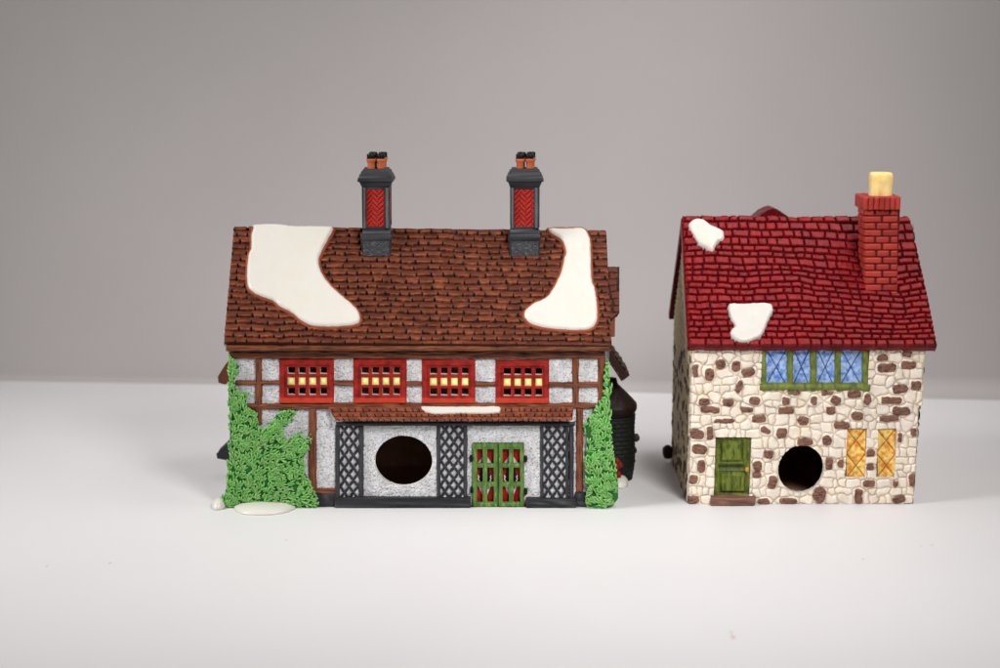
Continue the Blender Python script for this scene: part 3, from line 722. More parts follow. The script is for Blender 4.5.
# chimneys
SL = srgb(60, 61, 64); SLD = srgb(16, 16, 18); SLH = srgb(132, 134, 138); HR = srgb(172, 38, 28); HRD = srgb(96, 14, 12)
def slate_c(P): 
    return mixc(mixc(SL, SLD, np.clip(.45+.6*fbm(P[:, 0]/5, P[:, 2]/2.2+P[:, 1]/5, 181), 0, 1)), SLH, np.clip(noise(P[:, 0]/3, P[:, 2]/.9+P[:, 1]/3, 184)-.45, 0, 1)*.9)
def herring(U, V):
    # zig-zag brick bond: distance to nearest joint
    w_ = 5.9; cc = np.floor(U/w_); x = U-cc*w_; s_ = np.where(cc % 2 == 0, 1, -1); q = (V+s_*(x-w_/2)*.95+cc*2.6)/5.2
    f = np.abs(q-np.round(q))*5.2*.72; return np.minimum(f, np.minimum(x, w_-x)+.35)
def chimney1(xc_l, xc_r, dx=0, name='chimney'):
    yF = roof_y(257, p1)-1.2; D = 30
    X = lambda u, v=240: float(at(u, v, yF)[0]); Z = lambda v: float(at(378, v, yF)[1])
    cx = (X(xc_l)+X(xc_r))/2; hw = (X(xc_r)-X(xc_l))/2; cyy = yF+D/2
    mb = MB(); R = lambda h, v, r=1.3: rrect(cx, cyy, h, D/2+(h-hw), Z(v), r)
    prof = [(hw, 275), (hw, 257.5), (hw+.1, 240.5), (hw+.9, 238.5), (hw+1.1, 237), (hw+.3, 236), (hw-.4, 234.5), (hw-.3, 233), (hw-1.2, 230.5), (hw-1.4, 228.5), (hw-1.0, 227.5), (hw-1.0, 226.9), (hw-2.2, 226.4),
            (hw-2.2, 189.5), (hw-.9, 189), (hw-.9, 187.5), (hw-.2, 186.8), (hw+.2, 185), (hw+.8, 184.2), (hw+1.2, 182.5), (hw+3.0, 181.6), (hw+3.3, 180.3), (hw+2.9, 178.3), (hw+2.0, 177.6), (hw+1.5, 175), (hw+.4, 174.3), (hw-.4, 171.6), (hw-1.9, 170.8), (hw-2.6, 169.2)]
    loft(mb, [R(h, v) for h, v in prof], (0, 0, 0))
    mb.c = [slate_c(np.concatenate(mb.v))]
    # pitted base blocks
    sdx = [( -1, 0), (1, 0)]
    ul, ur = xc_l, xc_r
    def hb(U, V): return .9-1.1*pits(U, V, 7, 1.25)
    relief(mb, axis(ul+1.8, ur-1.8, .4), axis(241.5, 256, .4), front(yF), hb, lambda U, V, H: mixc(mixc(SL*1.15, SLD, pits(U, V, 7, 1.25)), SLH, np.clip(noise(U/2, V/2, 190)-.3, 0, 1)*.5), back=(0, 2, 0))
    # corner pilasters leaving a sunk panel
    for a, b in ((ul+1.0, ul+5.0), (ur-6.8, ur-1.0)):
        def hp(U, V, a=a, b=b): x = np.abs(U-(a+b)/2)/((b-a)/2); return -1.6+2.8*np.sqrt(np.maximum(0, 1-np.clip(x, 0, 1)**3))
        relief(mb, axis(a, b, .35), axis(187.5, 228, .6), front(yF), hp, lambda U, V, H: mixc(mixc(SL, SLD, np.clip(.35+.7*noise(U/.9, V/16, 191), 0, 1)), SLH, smooth(.9, 1.2, H)*.35))
    for s_ in (-1, 1):
        for yy in (yF+1.5, yF+D-6.5): box(mb, cx+s_*(hw-1.8)-1.2, cx+s_*(hw-1.8)+1.2, yy, yy+5, Z(228), Z(187.5), SL*.8, .7)
    o = mb.build(name, M_satin, inn, jit=.25, jf=8)
    pn = MB(); pl_, pr2 = ul+4.6, ur-6.6
    hh = lambda U, V: .9*smooth(.15, .9, herring(U-pl_, V))+.15*noise(U, V, 195)
    cp = lambda U, V, H: mixc(mixc(HR, HR*.7, np.clip(.3+.6*fbm(U/2, V/2, 196), 0, 1)), HRD, smooth(.6, .15, herring(U-pl_, V)))
    relief(pn, axis(pl_, pr2, .35), axis(189.3, 226.7, .35), front(yF+1.6), hh, cp)
    for s_ in (-1, 1):
        relief(pn, axis(0, D-12, .5), axis(189.3, 226.7, .5), lambda U, V, H, s_=s_: (cx+s_*(hw-1.9+H*.8), yF+6+U, Z(0)+(Z(1)-Z(0))*V*1.0), hh, cp, flip=s_ < 0)
    pn.build('brick_panel', M_satin, o)
    TC = srgb(176, 92, 56); BK = srgb(24, 24, 26)
    for ix, iy, zz in ((-1, -1, 0), (1, -1, 0), (-1, 1, 0), (1, 1, 0)):
        pm = MB(); px = cx+ix*4.9+dx+(1.6 if iy > 0 else 0); py = cyy+iy*4.6; z0 = Z(169.6); zT = Z(154)+iy*.6
        hh_ = zT-z0
        loft(pm, [circ(px, py, r, z0+hh_*t, 20) for t, r in ((-.05, 4.0), (.1, 3.7), (.35, 3.6), (.48, 4.2), (.56, 4.9), (.64, 4.8), (.68, 4.2))], TC, sm=True)
        po = pm.build('chimney_pot', M_satin, o, jit=.25, jf=4)
        cm = MB(); loft(cm, [circ(px, py, r, z0+hh_*t, 20) for t, r in ((.64, 3.9), (.70, 4.5), (.8, 4.1), (.84, 4.4), (.97, 4.3), (1.0, 3.6), (.99, 2.4), (.8, 2.0))], BK, sm=True)
        cm.build('cowl', M_gloss, po, jit=.25, jf=3)
chimney1(361.6, 391); chimney1(509.5, 540.2)
# red casements
RW = srgb(158, 32, 24); RWD = srgb(88, 12, 10); YW = srgb(240, 230, 140)
def red_window(x0, x1, y0, y1):
    sx = (x1-x0)/54.5; cols = [(x0+a*sx, x0+b*sx) for a, b in ((8.3, 15.6), (19.2, 26.2), (29.8, 36.8), (40.8, 47.6))]
    rws = [(y0+8, y0+14.6), (y0+18.0, y0+25.6), (y0+28.7, y0+35.6)]
    mb = MB()
    def h(U, V):
        d = sd_rect(U, V, x0, x1, y0, y1)+.25*noise(U/6, V/6, 200); o = 2.6*np.sqrt(smooth(-.3, 1.4, d))
        inn_ = sd_rect(U, V, x0+5.5, x1-5.2, y0+5.8, y1-6.6); o = o-1.5*smooth(-.4, .7, inn_)
        o = o+.9*smooth(y1-6.4, y1-5, V)*smooth(y1, y1-1.5, V)
        hd = np.full(U.shape, -9.)
        for a, b in cols:
            for c, e in rws: hd = np.maximum(hd, sd_rect(U, V, a, b, c, e))
        o = o-.6*smooth(-1.0, 0, hd)
        return o+.2*fbm(U/2, V/2, 203)
    def c(U, V, H):
        inn_ = np.abs(sd_rect(U, V, x0+5.5, x1-5.2, y0+5.8, y1-6.6))
        k = mixc(RW, RWD, np.clip(.22+.7*fbm(U/5, V/3, 205)+.45*smooth(1.3, 0, inn_), 0, 1))
        return mixc(k, srgb(216, 74, 44), smooth(y1-7, y1-4, V)*.5)
    def m(U, V):
        k = np.ones(U.shape, bool)
        for a, b in cols:
            for q in rws: k &= ~((U > a) & (U < b) & (V > q[0]) & (V < q[1]))
        return k
    relief(mb, axis(x0-.2, x1+.2, .45, [k for q in cols for k in q]), axis(y0-.2, y1+.2, .45, [k for q in rws for k in q]), front(-.4), h, c, mask=m, back=(0, 5.5, 0), rimcol=srgb(225, 215, 208))
    o = mb.build('window', M_satin, inn)
    for a, b in cols:
        pm = MB(); q = rws[1]
        relief(pm, axis(a-.1, b+.1, .5), axis(q[0]-.1, q[1]+.1, .5), front(.6), lambda U, V: .9*smooth(0, 1.6, sd_rect(U, V, a, b, q[0], q[1])),
               lambda U, V, H: mixc(mixc(YW, srgb(252, 248, 214), smooth(2.2, .4, np.hypot(U-(a+b)/2+.3, V-(q[0]+q[1])/2+.5))), srgb(200, 176, 70), smooth(1.0, .0, sd_rect(U, V, a, b, q[0], q[1]))*.8))
        pm.build('pane', M_gloss, o)
for W_ in WINS: red_window(*W_)
# pent roof above the shop front
pr = MB(); pz1 = float(at(450, 407.3, -4)[1]); pz0 = float(at(450, 421.6, -13)[1])
pp = slope(-14, pz0, -3, pz1)
Tp = Tiles(326, 580, 406.5, 422.4, 4.3, 5.2, 5, 8.5, 51, lambda U, V: .35*noise(U/12, V/6, 210))
def hp_(U, V):
    t, a, b, L, R, rnd, tl, i = Tp(U, V); n = np.maximum(smooth(1.0, .5, L), smooth(.8, .3, R))*smooth(.35, .5, t); return (.5+1.6*t)*(1-.9*n)*(.4+.6*smooth(0, .5, b))+.2*noise(U, V, 211)
def cp_(U, V, H):
    t, a, b, L, R, rnd, tl, i = Tp(U, V); n = np.maximum(smooth(1.0, .5, L), smooth(.8, .3, R))*smooth(.35, .5, t)
    c = mixc(RB*1.25, RBH, np.clip(.1+.5*(rnd-.4)+.3*noise(U/3, V/1, 214), 0, 1)); c = mixc(c, RBD, smooth(.5, .1, b)*.5+.2*smooth(1.5, 0, a))
    return mixc(c, RBD*.3, n)
def mpp(U, V, H):
    s = (U-326)/(577-326); l = np.interp(V, [407, 421.5], [328, 336]); r = np.interp(V, [407, 421.5], [573.5, 572.5]); return pp(l+s*(r-l), V, H)
relief(pr, axis(326, 577, .4), axis(407, 421.4, .35), mpp, hp_, cp_, back=lambda P: np.stack([P[:, 0], np.maximum(P[:, 1]*0+1, 1), P[:, 2]], 1), rimcol=RB*.7)
pro = pr.build('pent_roof', M_satin, inn)
sp = MB(); chain_snow(sp, [(421.5,408.5),(424,407),(450,407.2),(480,407),(497,406.9),(500.5,409),(500,412.6),(494,414),(482,414.6),(460,414),(438,414.8),(429,413.6),(423,411.5)], pp, 2.0, SNOW, 2, 215, .4)
sp.build('snow_patch', M_snow, pro)
# slate shop front: lintel, posts, plinth
CH = srgb(66, 66, 70); CHD = srgb(26, 26, 29)
def slatebars(mb, rects, thick=2.4, y0=0.0, rw=1.2):
    for (a, b, c, d) in rects:
        hz = (b-a) > (d-c)
        def sd(U, V): return sd_rect(U, V, a, b, c, d)+.2*noise(U/6, V/6, 220)
        def h(U, V): e = sd(U, V); x = np.clip(e/rw, 0, 1); return np.where(e > 0, .6+thick*np.sqrt(np.maximum(0, 1-(1-x)**2))+.2*fbm(U/2, V/2, 221), .6+e*2.6)
        def cc(U, V, H): g = noise(U/14, V/.9, 222) if hz else noise(U/.9, V/14, 222); return mixc(mixc(CH, CHD, np.clip(.4+.6*g, 0, 1)), SLH, np.clip(g-.5, 0, 1)*.6)
        relief(mb, axis(a-1.3, b+1.3, .45), axis(c-1.3, d+1.3, .45), front(y0), h, cc, mask=lambda U, V: sd(U, V) > -1.1)
sf = MB(); slatebars(sf, [(336, 575, 421.8, 425.6), (335.4, 340.2, 425, 499), (358.6, 363.6, 425, 499), (437, 440.6, 425, 499), (463.2, 467.2, 425, 499), (540.4, 543.8, 425, 499), (565.2, 568.6, 425, 499), (569.2, 573.6, 425, 500)], 2.6)
sf.build('shopfront_posts', M_satin, inn)
pl = MB()
def plinth(a, b, v0, y0, hgt=3.0):
    x0, z1 = map(float, at(a, v0, y0)); x1 = float(at(b, v0, y0)[0])
    box(pl, x0, x1, y0, 4, .1, z1, CHD*1.3, 1.4, 3, sm=True, sub=3)
plinth(334.5, 470.8, 498.2, -7); plinth(526, 576.5, 498.8, -7); plinth(316, 336, 492.5, -3); plinth(575, 590, 492.8, -3.5); plinth(470, 526, 505.6, -3)
P = np.concatenate(pl.v); pl.c = [slate_c(P)*.75]
pl.build('plinth', M_satin, inn, jit=.5, jf=7)
# lattice panels
LG = srgb(178, 177, 180)
def lattice(a, b, c, d, seed):
    mb = MB()
    def q(U, V):
        x = (U-a+.25*noise(U/5, V/5, seed))/8.9; y = (V-c+seed % 5+.3*noise(U/5, V/5, seed+1))/12.4
        p = x+y; r = x-y; p = p-np.floor(p); r = r-np.floor(r)
        return np.minimum(np.minimum(p, 1-p), np.minimum(r, 1-r))
    def h(U, V): k = q(U, V); return 2.6*np.sqrt(smooth(.12, .42, k))+1.0*smooth(.09, .0, k)-.6
    def cc(U, V, H):
        k = q(U, V)+.05*noise(U/1.2, V/1.2, seed+3); cl = mixc(CHD*2.3, CH*1.25, smooth(.1, .0, k)*.7)
        g = mixc(LG*.55, LG, np.clip(.75+.5*noise(U/2, V/2, seed+4), 0, 1)); return mixc(cl, g, smooth(.12, .27, k))
    relief(mb, axis(a, b, .4), axis(c, d, .4), front(-.9), h, cc, back=(0, 2.5, 0))
    mb.build('lattice_panel', M_satin, inn)
lattice(340, 359.2, 425.5, 498.6, 231); lattice(440.5, 463.4, 425.5, 498.6, 237); lattice(543.5, 565.4, 425.5, 498.6, 243)
# shop door: two glazed leaves with curtains, strap hinges
GD = srgb(90, 126, 58); GDD = srgb(42, 68, 30); GDH = srgb(140, 166, 96)
CR = srgb(168, 26, 20)
def leaf(x0, x1, panes, mid):
    rws = [(448.8, 463.2), (467.2, 481.8), (486, 501.8)]; mb = MB()
    def h(U, V):
        d = sd_rect(U, V, x0, x1, 443, 507); o = 1.6*np.sqrt(smooth(-.2, 1.2, d)); ins = np.full(U.shape, -9.)
        for a, b in panes:
            for c, e in rws: ins = np.maximum(ins, sd_rect(U, V, a, b, c, e))
        f = sd_rect(U, V, x0+4.4, x1-4, 447.5, 503); o = o-.6*smooth(-.3, .5, f)+.4*smooth(-1.2, -2.0, ins)*smooth(0, 1, f)
        return o+.3*fbm(U/1.3, V/5, 250)
    def c(U, V, H): k = mixc(GD, GDD, np.clip(.25+.6*fbm(U/1.8, V/6, 251)+.4*smooth(1.0, .2, sd_rect(U, V, x0, x1, 443, 507)), 0, 1)); return mixc(k, GDH, np.clip(noise(U/1.3, V/5, 253)-.3, 0, 1)*.8)
    def m(U, V):
        k = np.ones(U.shape, bool)
        for a, b in panes:
            for r in rws: k &= ~((U > a) & (U < b) & (V > r[0]) & (V < r[1]))
        return k
    relief(mb, axis(x0, x1, .4, [k for q in panes for k in q]), axis(442.8, 507.2, .4, [k for q in rws for k in q]), front(-1.6), h, c, mask=m, back=(0, 3, 0))
    o = mb.build('door', M_satin, inn)
    cu = MB()
    def cf_(U, V, H):
        x = np.abs(U-mid)*(1+.05*np.sign(U-mid))
        top = np.interp(V, [453, 454.5, 463.5, 467], [-1, .8, 7.2, 5.0]); bot = np.interp(V, [481, 486, 498, 499], [6.2, 6.4, .8, -1])
        sc = np.interp(V, [467, 470, 472.5, 475, 477, 479, 482], [3.6, 4.6, 5.2, 6.2, 5.2, 6.0, 4.2])
        wt = np.maximum(smooth(-.3, .3, top-x)*(V < 467), smooth(-.3, .3, bot-x)*(V > 482))
        bk = smooth(-.3, .3, sc-x)*(V > 465)*(V < 484)
        k = mixc(CR, CR*.45, np.clip(.25+.7*noise(U/.9, V/9, 255), 0, 1))
        k = mixc(k, srgb(214, 212, 208), wt); k = mixc(k, srgb(26, 20, 16), bk)
        return mixc(k, srgb(225, 225, 222), smooth(-.2, .3, sc+1.0-x)*(1-bk)*(V > 475)*(V < 483))
    def ch_(U, V):
        x = np.abs(U-mid); return .5*noise(U/.9, V/9, 255)-1.2*smooth(3.5, 0, x)
    relief(cu, axis(x0+3, x1-3, .35), axis(446, 504, .35), front(2.2), ch_, cf_)
    cu.build('curtain', M_satin, o)
    return o
dl = leaf(472.3, 498.0, [(477, 482.7), (487.3, 493.9)], 485.0); drr = leaf(498.4, 524.2, [(502.5, 509), (513.5, 520.1)], 511.2)
for par, u, v in ((dl, 471.4, 458.5), (dl, 472.0, 490), (drr, 525.4, 459), (drr, 525.6, 491.4)):
    hm = MB(); x, z = map(float, at(u, v, -2)); box(hm, x-1.9, x+1.9, -3.5, 1, z-3.3, z+3.3, srgb(20, 20, 22), 1.6, 3, sm=True); hm.build('hinge', M_gloss, par, jit=.3, jf=3)

# ------------------------------------------------------------------ ivy
IV = srgb(112, 188, 88); IVD = srgb(34, 92, 36); IVH = srgb(182, 206, 148)
def ivy(poly, seed, depth, body, n_fronds, sidex=None, dirf=None, thin=()):
    P = np.array(poly, float); mb = MB(); rr = np.random.RandomState(seed)
    dens = []
    for i in range(len(P)):
        a, b = P[i-1], P[i]
        for k in range(6): dens.append(a+(b-a)*k/6)
    D = np.array(dens)
    def hb(U, V):
        d = sd_poly(U, V, D); x = np.clip(d/9, 0, 1); return body*np.sqrt(np.maximum(0, 1-(1-x)**2))+.7*fbm(U/5, V/5, seed+2)*x+.4
    relief(mb, axis(P[:, 0].min()-1, P[:, 0].max()+1, .8), axis(P[:, 1].min()-1, P[:, 1].max()+1, .8), front(-.2), hb,
           lambda U, V, H: mixc(IVD*1.5, IVD*.8, np.clip(.5+.9*fbm(U/2, V/2, seed+3), 0, 1)), mask=lambda U, V: sd_poly(U, V, D) > 1.8,
           back=lambda Q: np.stack([np.where(Q[:, 0] < -262, np.maximum(Q[:, 0], -1e9), Q[:, 0]), Q[:, 1]*0+4, np.maximum(Q[:, 2], 0)], 1))
    gu = np.arange(P[:, 0].min()-14, P[:, 0].max()+15, .5); gv = np.arange(P[:, 1].min()-14, P[:, 1].max()+15, .5)
    GU, GV = np.meshgrid(gu, gv); GS = _sd_poly(GU, GV, D); GH = hb(GU, GV)
    def look(G, u, v): return float(G[min(max(int((v-gv[0])*2+.5), 0), len(gv)-1), min(max(int((u-gu[0])*2+.5), 0), len(gu)-1)])
    def leaflet(u, v, ang, ln, wd, lift):
        """small pointed ridge leaf lying on the body"""
        hq = look(GH, u, v) if look(GS, u, v) > 0 else .8
        x, z = map(float, at(u, v, 0)); c, s_ = math.cos(ang), math.sin(ang)
        t0 = lift
        def p(l, w, h): return (x+l*c-w*s_, -(hq+h+.5)-l*t0, max(.2, z+l*s_+w*c))
        k = rr.uniform(-.6, .6)
        V_ = [p(0, 0, 0), p(ln*.25, -wd*.42, -.5), p(ln*.25, wd*.42, -.5), p(ln*.28, 0, 1.7), p(ln*.62, -wd*.5+k*.4, -.5), p(ln*.62, wd*.5+k*.4, -.5), p(ln*.64, k*.5, 2.1), p(ln, k, .1)]
        F_ = [[0, 1, 3], [0, 3, 2], [1, 4, 6, 3], [3, 6, 5, 2], [4, 7, 6], [6, 7, 5]]
        f = rr.rand(); ridge = IV*(1-.7*f)+IVH*.7*f; edge = IV*.78+IVD*.22
        mb.add(V_, F_, [edge*.9, edge, edge, ridge, edge, edge, ridge, ridge*.95], True)
    u0, v0 = P.min(0); u1, v1 = P.max(0)
    def frond(u, v, a, L, sz):
        n = int(L/2.9); cur = rr.uniform(-.04, .04)
        for i in range(n+1):
            d = look(GS, u, v)
            if d < -.4: break
            s_ = sz*(1-.45*i/max(n, 1))
            for sg in (-1, 1):
                aa = a+sg*rr.uniform(.55, .85)
                tu, tv = u+math.cos(aa)*s_, v-math.sin(aa)*s_
                if look(GS, tu, tv) > -.8: leaflet(u, v, aa, s_, 2.9*s_/6.5+.5, .16)
            u += math.cos(a)*2.9; v -= math.sin(a)*2.9; a += cur
        leaflet(u, v, a, sz*.7, 2.2, .12)
    sp = 4.6
    for gi in np.arange(v1, v0-sp, -sp*.85):
        for gj in np.arange(u0-2, u1+2, sp):
            u, v = gj+rr.uniform(-2.2, 2.2), gi+rr.uniform(-2, 2)
            if look(GS, u, v) < .2: continue
            a = dirf(u, v)+1.0*float(noise(u/11, v/11, seed))+rr.normal(0, .3); nl = rr.choice([2, 3, 3, 4]); L0 = rr.uniform(6.2, 9.5); lift = rr.uniform(.1, .3)
            for q in range(nl):
                off = (q-(nl-1)/2)*rr.uniform(.5, .7); aa = a+off; ln = L0*(1-.12*abs(off))*rr.uniform(.8, 1.1)
                while ln > 2.5 and look(GS, u+math.cos(aa)*ln, v-math.sin(aa)*ln) < -.6: ln *= .75
                if ln > 2.5: leaflet(u, v, aa, ln, 1.75+.06*ln, lift)
    for (pu, pv, qu, qv) in thin:
        L = math.hypot(qu-pu, qv-pv); frond(pu, pv, math.atan2(-(qv-pv), qu-pu), L*.85, 5.5)
    # leaves wrapping round the corner onto the side wall
    if sidex:
        sgn, us_fn = sidex
        for _ in range(200):
            v = rr.uniform(v0+4, v1-2); uu = us_fn(v); x, z = map(float, at(uu, v, 0)); y = rr.uniform(1, 5+depth*smooth(v0, v1, v))
            a = rr.uniform(0, 6.28); ln = rr.uniform(4, 6.5); c, s_ = math.cos(a), math.sin(a); x -= sgn*3.0
            q = lambda l, w, h: (x+sgn*(h+1), y+l*c-w*s_, max(.2, z+l*s_+w*c))
            mb.add([q(0, 0, 0), q(ln*.45, -1.3, -.3), q(ln*.45, 1.3, -.3), q(ln*.5, 0, 1.3), q(ln, 0, .2)], [[0, 1, 3], [0, 3, 2], [1, 4, 3], [3, 4, 2]], [IV*.75, IV*.8, IV*.8, IV, IV], True)
    return mb.build('ivy', M_satin, inn)
POLY_L = [(229,352),(232,354),(235,360),(242,366),(238,371),(236,382),(239,391),(249,390),(248,399),(248,404),(258,412),(259,424),(261,428),(268,424),(276,413),(288,407),(300,409.5),(294,415.5),(287,425),(283,437),(290,437),(301,430.5),(304,437),(312.5,436.5),(310,448),(305,457),(306.5,472),(313,484),(318,497),(320.5,507),(300,508.5),(262,509),(236,510),(222,509),(219,503),(224,492),(227.5,475),(229,450),(229,425),(227.5,400),(227.5,375)]
def dirL(u, v): return math.radians(75-55*min(1, max(0, (u-235)/70)))
ivy(POLY_L, 301, 22, 4.5, 120, (-1, lambda v: np.interp(v, [352, 425, 475, 509], [229, 229.5, 228.5, 222])), dirL, thin=[(262,432,299,410),(285,444,302,431.5),(290,448,312,437.5),(236,378,241.5,367),(240,402,249,392),(232,372,231,354),(262,440,292,414)])
POLY_R = [(606,358),(609,362),(611,380),(612,392),(611,421),(613,450),(617,469),(620,486),(619.5,498),(612,506.5),(604,509),(593,508.6),(586,506),(584.4,500),(586,491),(584.5,475),(584,455),(586,440),(583,424),(590,413),(597,402),(603.5,392),(604,372)]
def dirR(u, v): return math.radians(100+25*math.sin(v/15))
ivy(POLY_R, 401, 26, 8, 80, (1, lambda v: np.interp(v, [358, 392, 421, 450, 469, 486, 509], [609, 611.5, 611, 613, 617, 619.5, 612])), dirR)
# snow lying at the foot of the ivy
def mound(u, v, rx, ry, h, par, nm='snow_mound', y=None, z0=0):
    gx, gy = ground(u, v) if y is None else (float(at(u, v, y)[0]), y)
    mb = MB(); rings = []
    for k in range(9):
        a = math.pi/2*k/8; r = math.cos(a)**.8 if k < 8 else .02
        rings.append([(gx+rx*r*math.cos(t)*(1+.05*math.sin(3*t)), gy+ry*r*math.sin(t)*(1+.06*math.sin(2*t+1)), z0+.1+h*math.sin(a)) for t in [2*math.pi*i/32 for i in range(32)]])
    loft(mb, rings, SNOW, sm=True); return mb.build(nm, M_snow, par)
mound(264.5, 508.5, 31, 26, 6.5, inn); mound(219.5, 506.5, 7.5, 15, 9, inn)
mound(619, 484, 10, 20, 9, inn, y=84)

# ------------------------------------------------------------------ rear wing of the shop
DK = srgb(70, 40, 28); DKD = srgb(26, 15, 11)
def tiled_patch(mb, mapf, u0, u1, v0, v1, seed, mult=1.0, rim=(0, 3, -3), mask=None, flip=False):
    T = Tiles(u0, u1, v0, v1, 5.5, 7, 8, 13, seed, lambda U, V: .6*noise(U/9, V/9, seed))
    def h(U, V):
        t, a, b, L, R, rnd, tl, i = T(U, V); j = smooth(.2, 1.4+1.0*t, np.minimum(L, R)); return (.4+2.6*t)*j*(.3+.7*smooth(0, .9, b))
    def c(U, V, H):
        t, a, b, L, R, rnd, tl, i = T(U, V); d = np.clip(np.maximum(smooth(1.5, .2, np.minimum(L, R)), smooth(.8, .1, b))+.2*fbm(U/4, V/4, seed+2), 0, 1)
        return mixc(RB*mult, RBD*mult, d*.9)
    relief(mb, axis(u0, u1, .6), axis(v0, v1, .6), mapf, h, c, back=rim, rimcol=RBD*mult, mask=mask, flip=flip)
rw = MB(); zR = float(at(615, 266.5, 108)[1]); zE = float(at(615, 319, 70)[1])
pw = slope(70, zE, 108, zR)
tiled_patch(rw, pw, 585, 619.3, 267, 320, 501, 1.0, rim=tuple(pw.n*-6), mask=lambda U, V: (U-619.3)+(V-320)*1.0 < -8)
def pwm(U, V, H): x, y, z = pw(U, V, H); return x, 216-y, z
tiled_patch(rw, pwm, 585, 619.3, 267, 320, 503, .9, rim=(0, -3, -5), flip=True)
rw.build('rear_gable_roof', M_satin, inn)
wing = MB()
xw = float(at(612.5, 330, 80)[0])
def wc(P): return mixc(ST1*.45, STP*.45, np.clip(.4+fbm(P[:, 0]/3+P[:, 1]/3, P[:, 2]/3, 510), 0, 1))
box(wing, 60, xw-3, 78, 138, 0, zE+10, (0, 0, 0), 1, sub=6); wing.c = [wc(np.concatenate(wing.v))]
# gabled end under the rear roof
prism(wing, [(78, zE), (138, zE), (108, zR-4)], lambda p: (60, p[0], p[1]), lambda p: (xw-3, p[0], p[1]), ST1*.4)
wing.build('rear_wing', M_matte, inn)
br = MB(); xb0 = float(at(610.5, 328, 72)[0]); xb1 = float(at(615.3, 328, 72)[0])
box(br, xb0-4, xb1, 72, 80, float(at(612, 337, 72)[1]), float(at(612, 315, 72)[1]), WD*.9, 1.2); br.build('bracket', M_satin, inn, jit=.5, jf=5)
# lean-to roof over the side bay, its own slab; a lower conical skirt and the round dark bay
def slab(pts, y0, y1, col, name, par, jit=.8, mat=M_satin):
    mb = MB(); Q = [atp(u, v, y0) for u, v in pts]
    n_seg = 8; rings = []
    for k in range(n_seg+1):
        y = y0+(y1-y0)*k/n_seg; rings.append([(q.x, y, q.z) for q in Q])
    loft(mb, rings, col); return mb.build(name, mat, par, jit=jit, jf=6)
lt = MB(); n_=10
A0 = np.array(atp(606, 343, 92)); B0 = np.array(atp(627.8, 376, 92))
pl0 = bilin((A0[0], 88, A0[2]), (A0[0], 150, A0[2]), (B0[0], 88, B0[2]), (B0[0], 150, B0[2]), 0, 62, 0, 38)
dirv = (B0-A0); nn = np.array([dirv[2], 0, -dirv[0]]); nn = nn/np.linalg.norm(nn); nn = -nn if nn[2] > 0 else nn
T = None
tiled_patch(lt, pl0, 0, 62, 0, 38, 520, .28, rim=tuple(nn*9.0))
for k in range(6):                                  # long shingle courses on the slab's exposed front edge
    a = A0+nn*(1.4*k); b = B0+nn*(1.4*k)
    lt.add([(a[0], 87.5-.5*(k % 2), a[2]), (b[0], 87.5-.5*(k % 2), b[2]), (b+nn*1.3)*np.array([1, 0, 1])+np.array([0, 87.5-.5*(k % 2), 0]), (a+nn*1.3)*np.array([1, 0, 1])+np.array([0, 87.5-.5*(k % 2), 0])], [[0, 1, 2, 3]], mixc(DK*.7, DKD, (k % 2)*.6))
lt.build('side_roof', M_satin, inn, jit=.6)
bay = MB(); bx = float(at(612, 440, 112)[0]); Zb = lambda v: float(at(612, v, 112)[1]); rb = float(at(634, 440, 112)[0])-bx
NB = 48; rings = []; cols = []
vv = np.linspace(414, 478, 90)
for v in vv:
    r = rb*(1+.02*math.sin(v/7))-1.6*smooth(466, 478, v)
    cour = (v/4.2) % 1
    ring = []
    for i in range(NB*3):
        t = 2*math.pi*i/(NB*3); row = int(v/4.2); br_ = ((i/9.0)+.5*(row % 2)) % 1
        g = float(smooth(0, .18, cour)*smooth(1, .82, cour)*smooth(0, .1, br_)*smooth(1, .9, br_)); rr = r+1.0*g
        ring.append((bx+rr*math.cos(t), 112+rr*math.sin(t)*1.1, max(0, Zb(v)))); cols.append(mixc(srgb(8, 8, 7), srgb(22, 23, 18), g))
    rings.append(ring)
loft(bay, [[(p[0], p[1], 0) for p in rings[-1]]]+rings[::-1], (0, 0, 0), sm=True)
cols = np.array(cols).reshape(90, NB*3, 3)[::-1]; bay.c = [np.concatenate([cols[:1], cols]).reshape(-1, 3)]
bay_o = bay.build('bay', M_matte, inn)
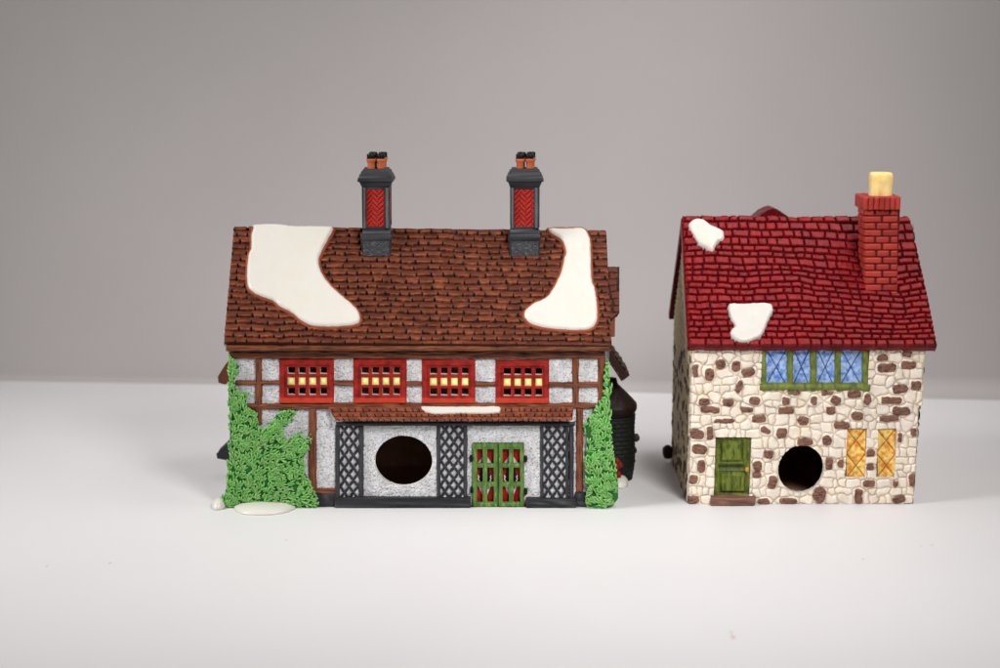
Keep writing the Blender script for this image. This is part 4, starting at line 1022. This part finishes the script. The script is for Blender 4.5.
for (u, v, r) in ((636.8, 437.5, 3.6), (634.5, 450, 3.0), (633.5, 461, 2.5)):  # dark knobs on the outer side of the bay
    km = MB(); x, z = map(float, at(u, v, 108)); loft(km, [[(x-.5+q*math.cos(t), 108+q*math.sin(t), z+h) for t in [2*math.pi*i/12 for i in range(12)]] for h, q in ((-r*1.2, r*.5), (-r*.6, r), (r*.3, r), (r*1.1, r*.5))], srgb(34, 38, 28), sm=True)
    km.build('bay_knob', M_matte, bay_o, jit=.6, jf=3)
sk = MB(); R0 = float(at(618, 384, 112)[0])-bx; R2 = float(at(636.8, 404, 112)[0])-bx
rings = []
for v, r in ((378, R0*.7), (384, R0), (390, R0+(R2-R0)*.36), (397, R0+(R2-R0)*.72), (402, R2*.97), (404.5, R2), (408, R2*.99), (414.5, R2*.86), (416, rb*.9)):
    rings.append([(bx+r*math.cos(2*math.pi*i/40), 112+1.1*r*math.sin(2*math.pi*i/40), Zb(v)) for i in range(40)])
loft(sk, rings[::-1], mixc(DK*.25, DKD*.5, .4)); sk.build('bay_roof', M_matte, inn, jit=.8, jf=5)
rd = MB(); x, z = map(float, at(618, 468, 80)); 
for k in range(7):
    a = random.uniform(0, 6.28); q = (x+random.uniform(-3, 2), 78+random.uniform(-3, 3), z+random.uniform(-8, 8))
    loft(rd, [[(q[0]+r*math.cos(t), q[1]+r*math.sin(t), q[2]+h) for t in [2*math.pi*i/9 for i in range(9)]] for h, r in ((-4, 1), (-1, 3.2), (2, 2.6), (4.5, .8))], srgb(120, 26, 14), sm=True)
rd.build('red_flowers', M_satin, inn, jit=.8, jf=3)
# left side: brown porch roof edge and a small slate hood
slab([(232, 358), (225.5, 364.5), (217.5, 377), (218.5, 382.5), (225, 384.5), (232, 380)], 90, 135, mixc(WD*.8, WDD, .4), 'side_roof', inn, .6)
slab([(234, 438), (228.5, 442.5), (216.7, 453.5), (217.2, 458.6), (225.7, 460.5), (234, 462)], 95, 125, SL*.6, 'side_hood', inn, .8)
slab([(235, 458), (226.4, 460), (226.8, 466), (229, 470), (235, 470)], 96, 124, SLD, 'hood_bracket', inn, .4)
for o in bpy.data.objects:
    if '_o' in o: del o['_o']
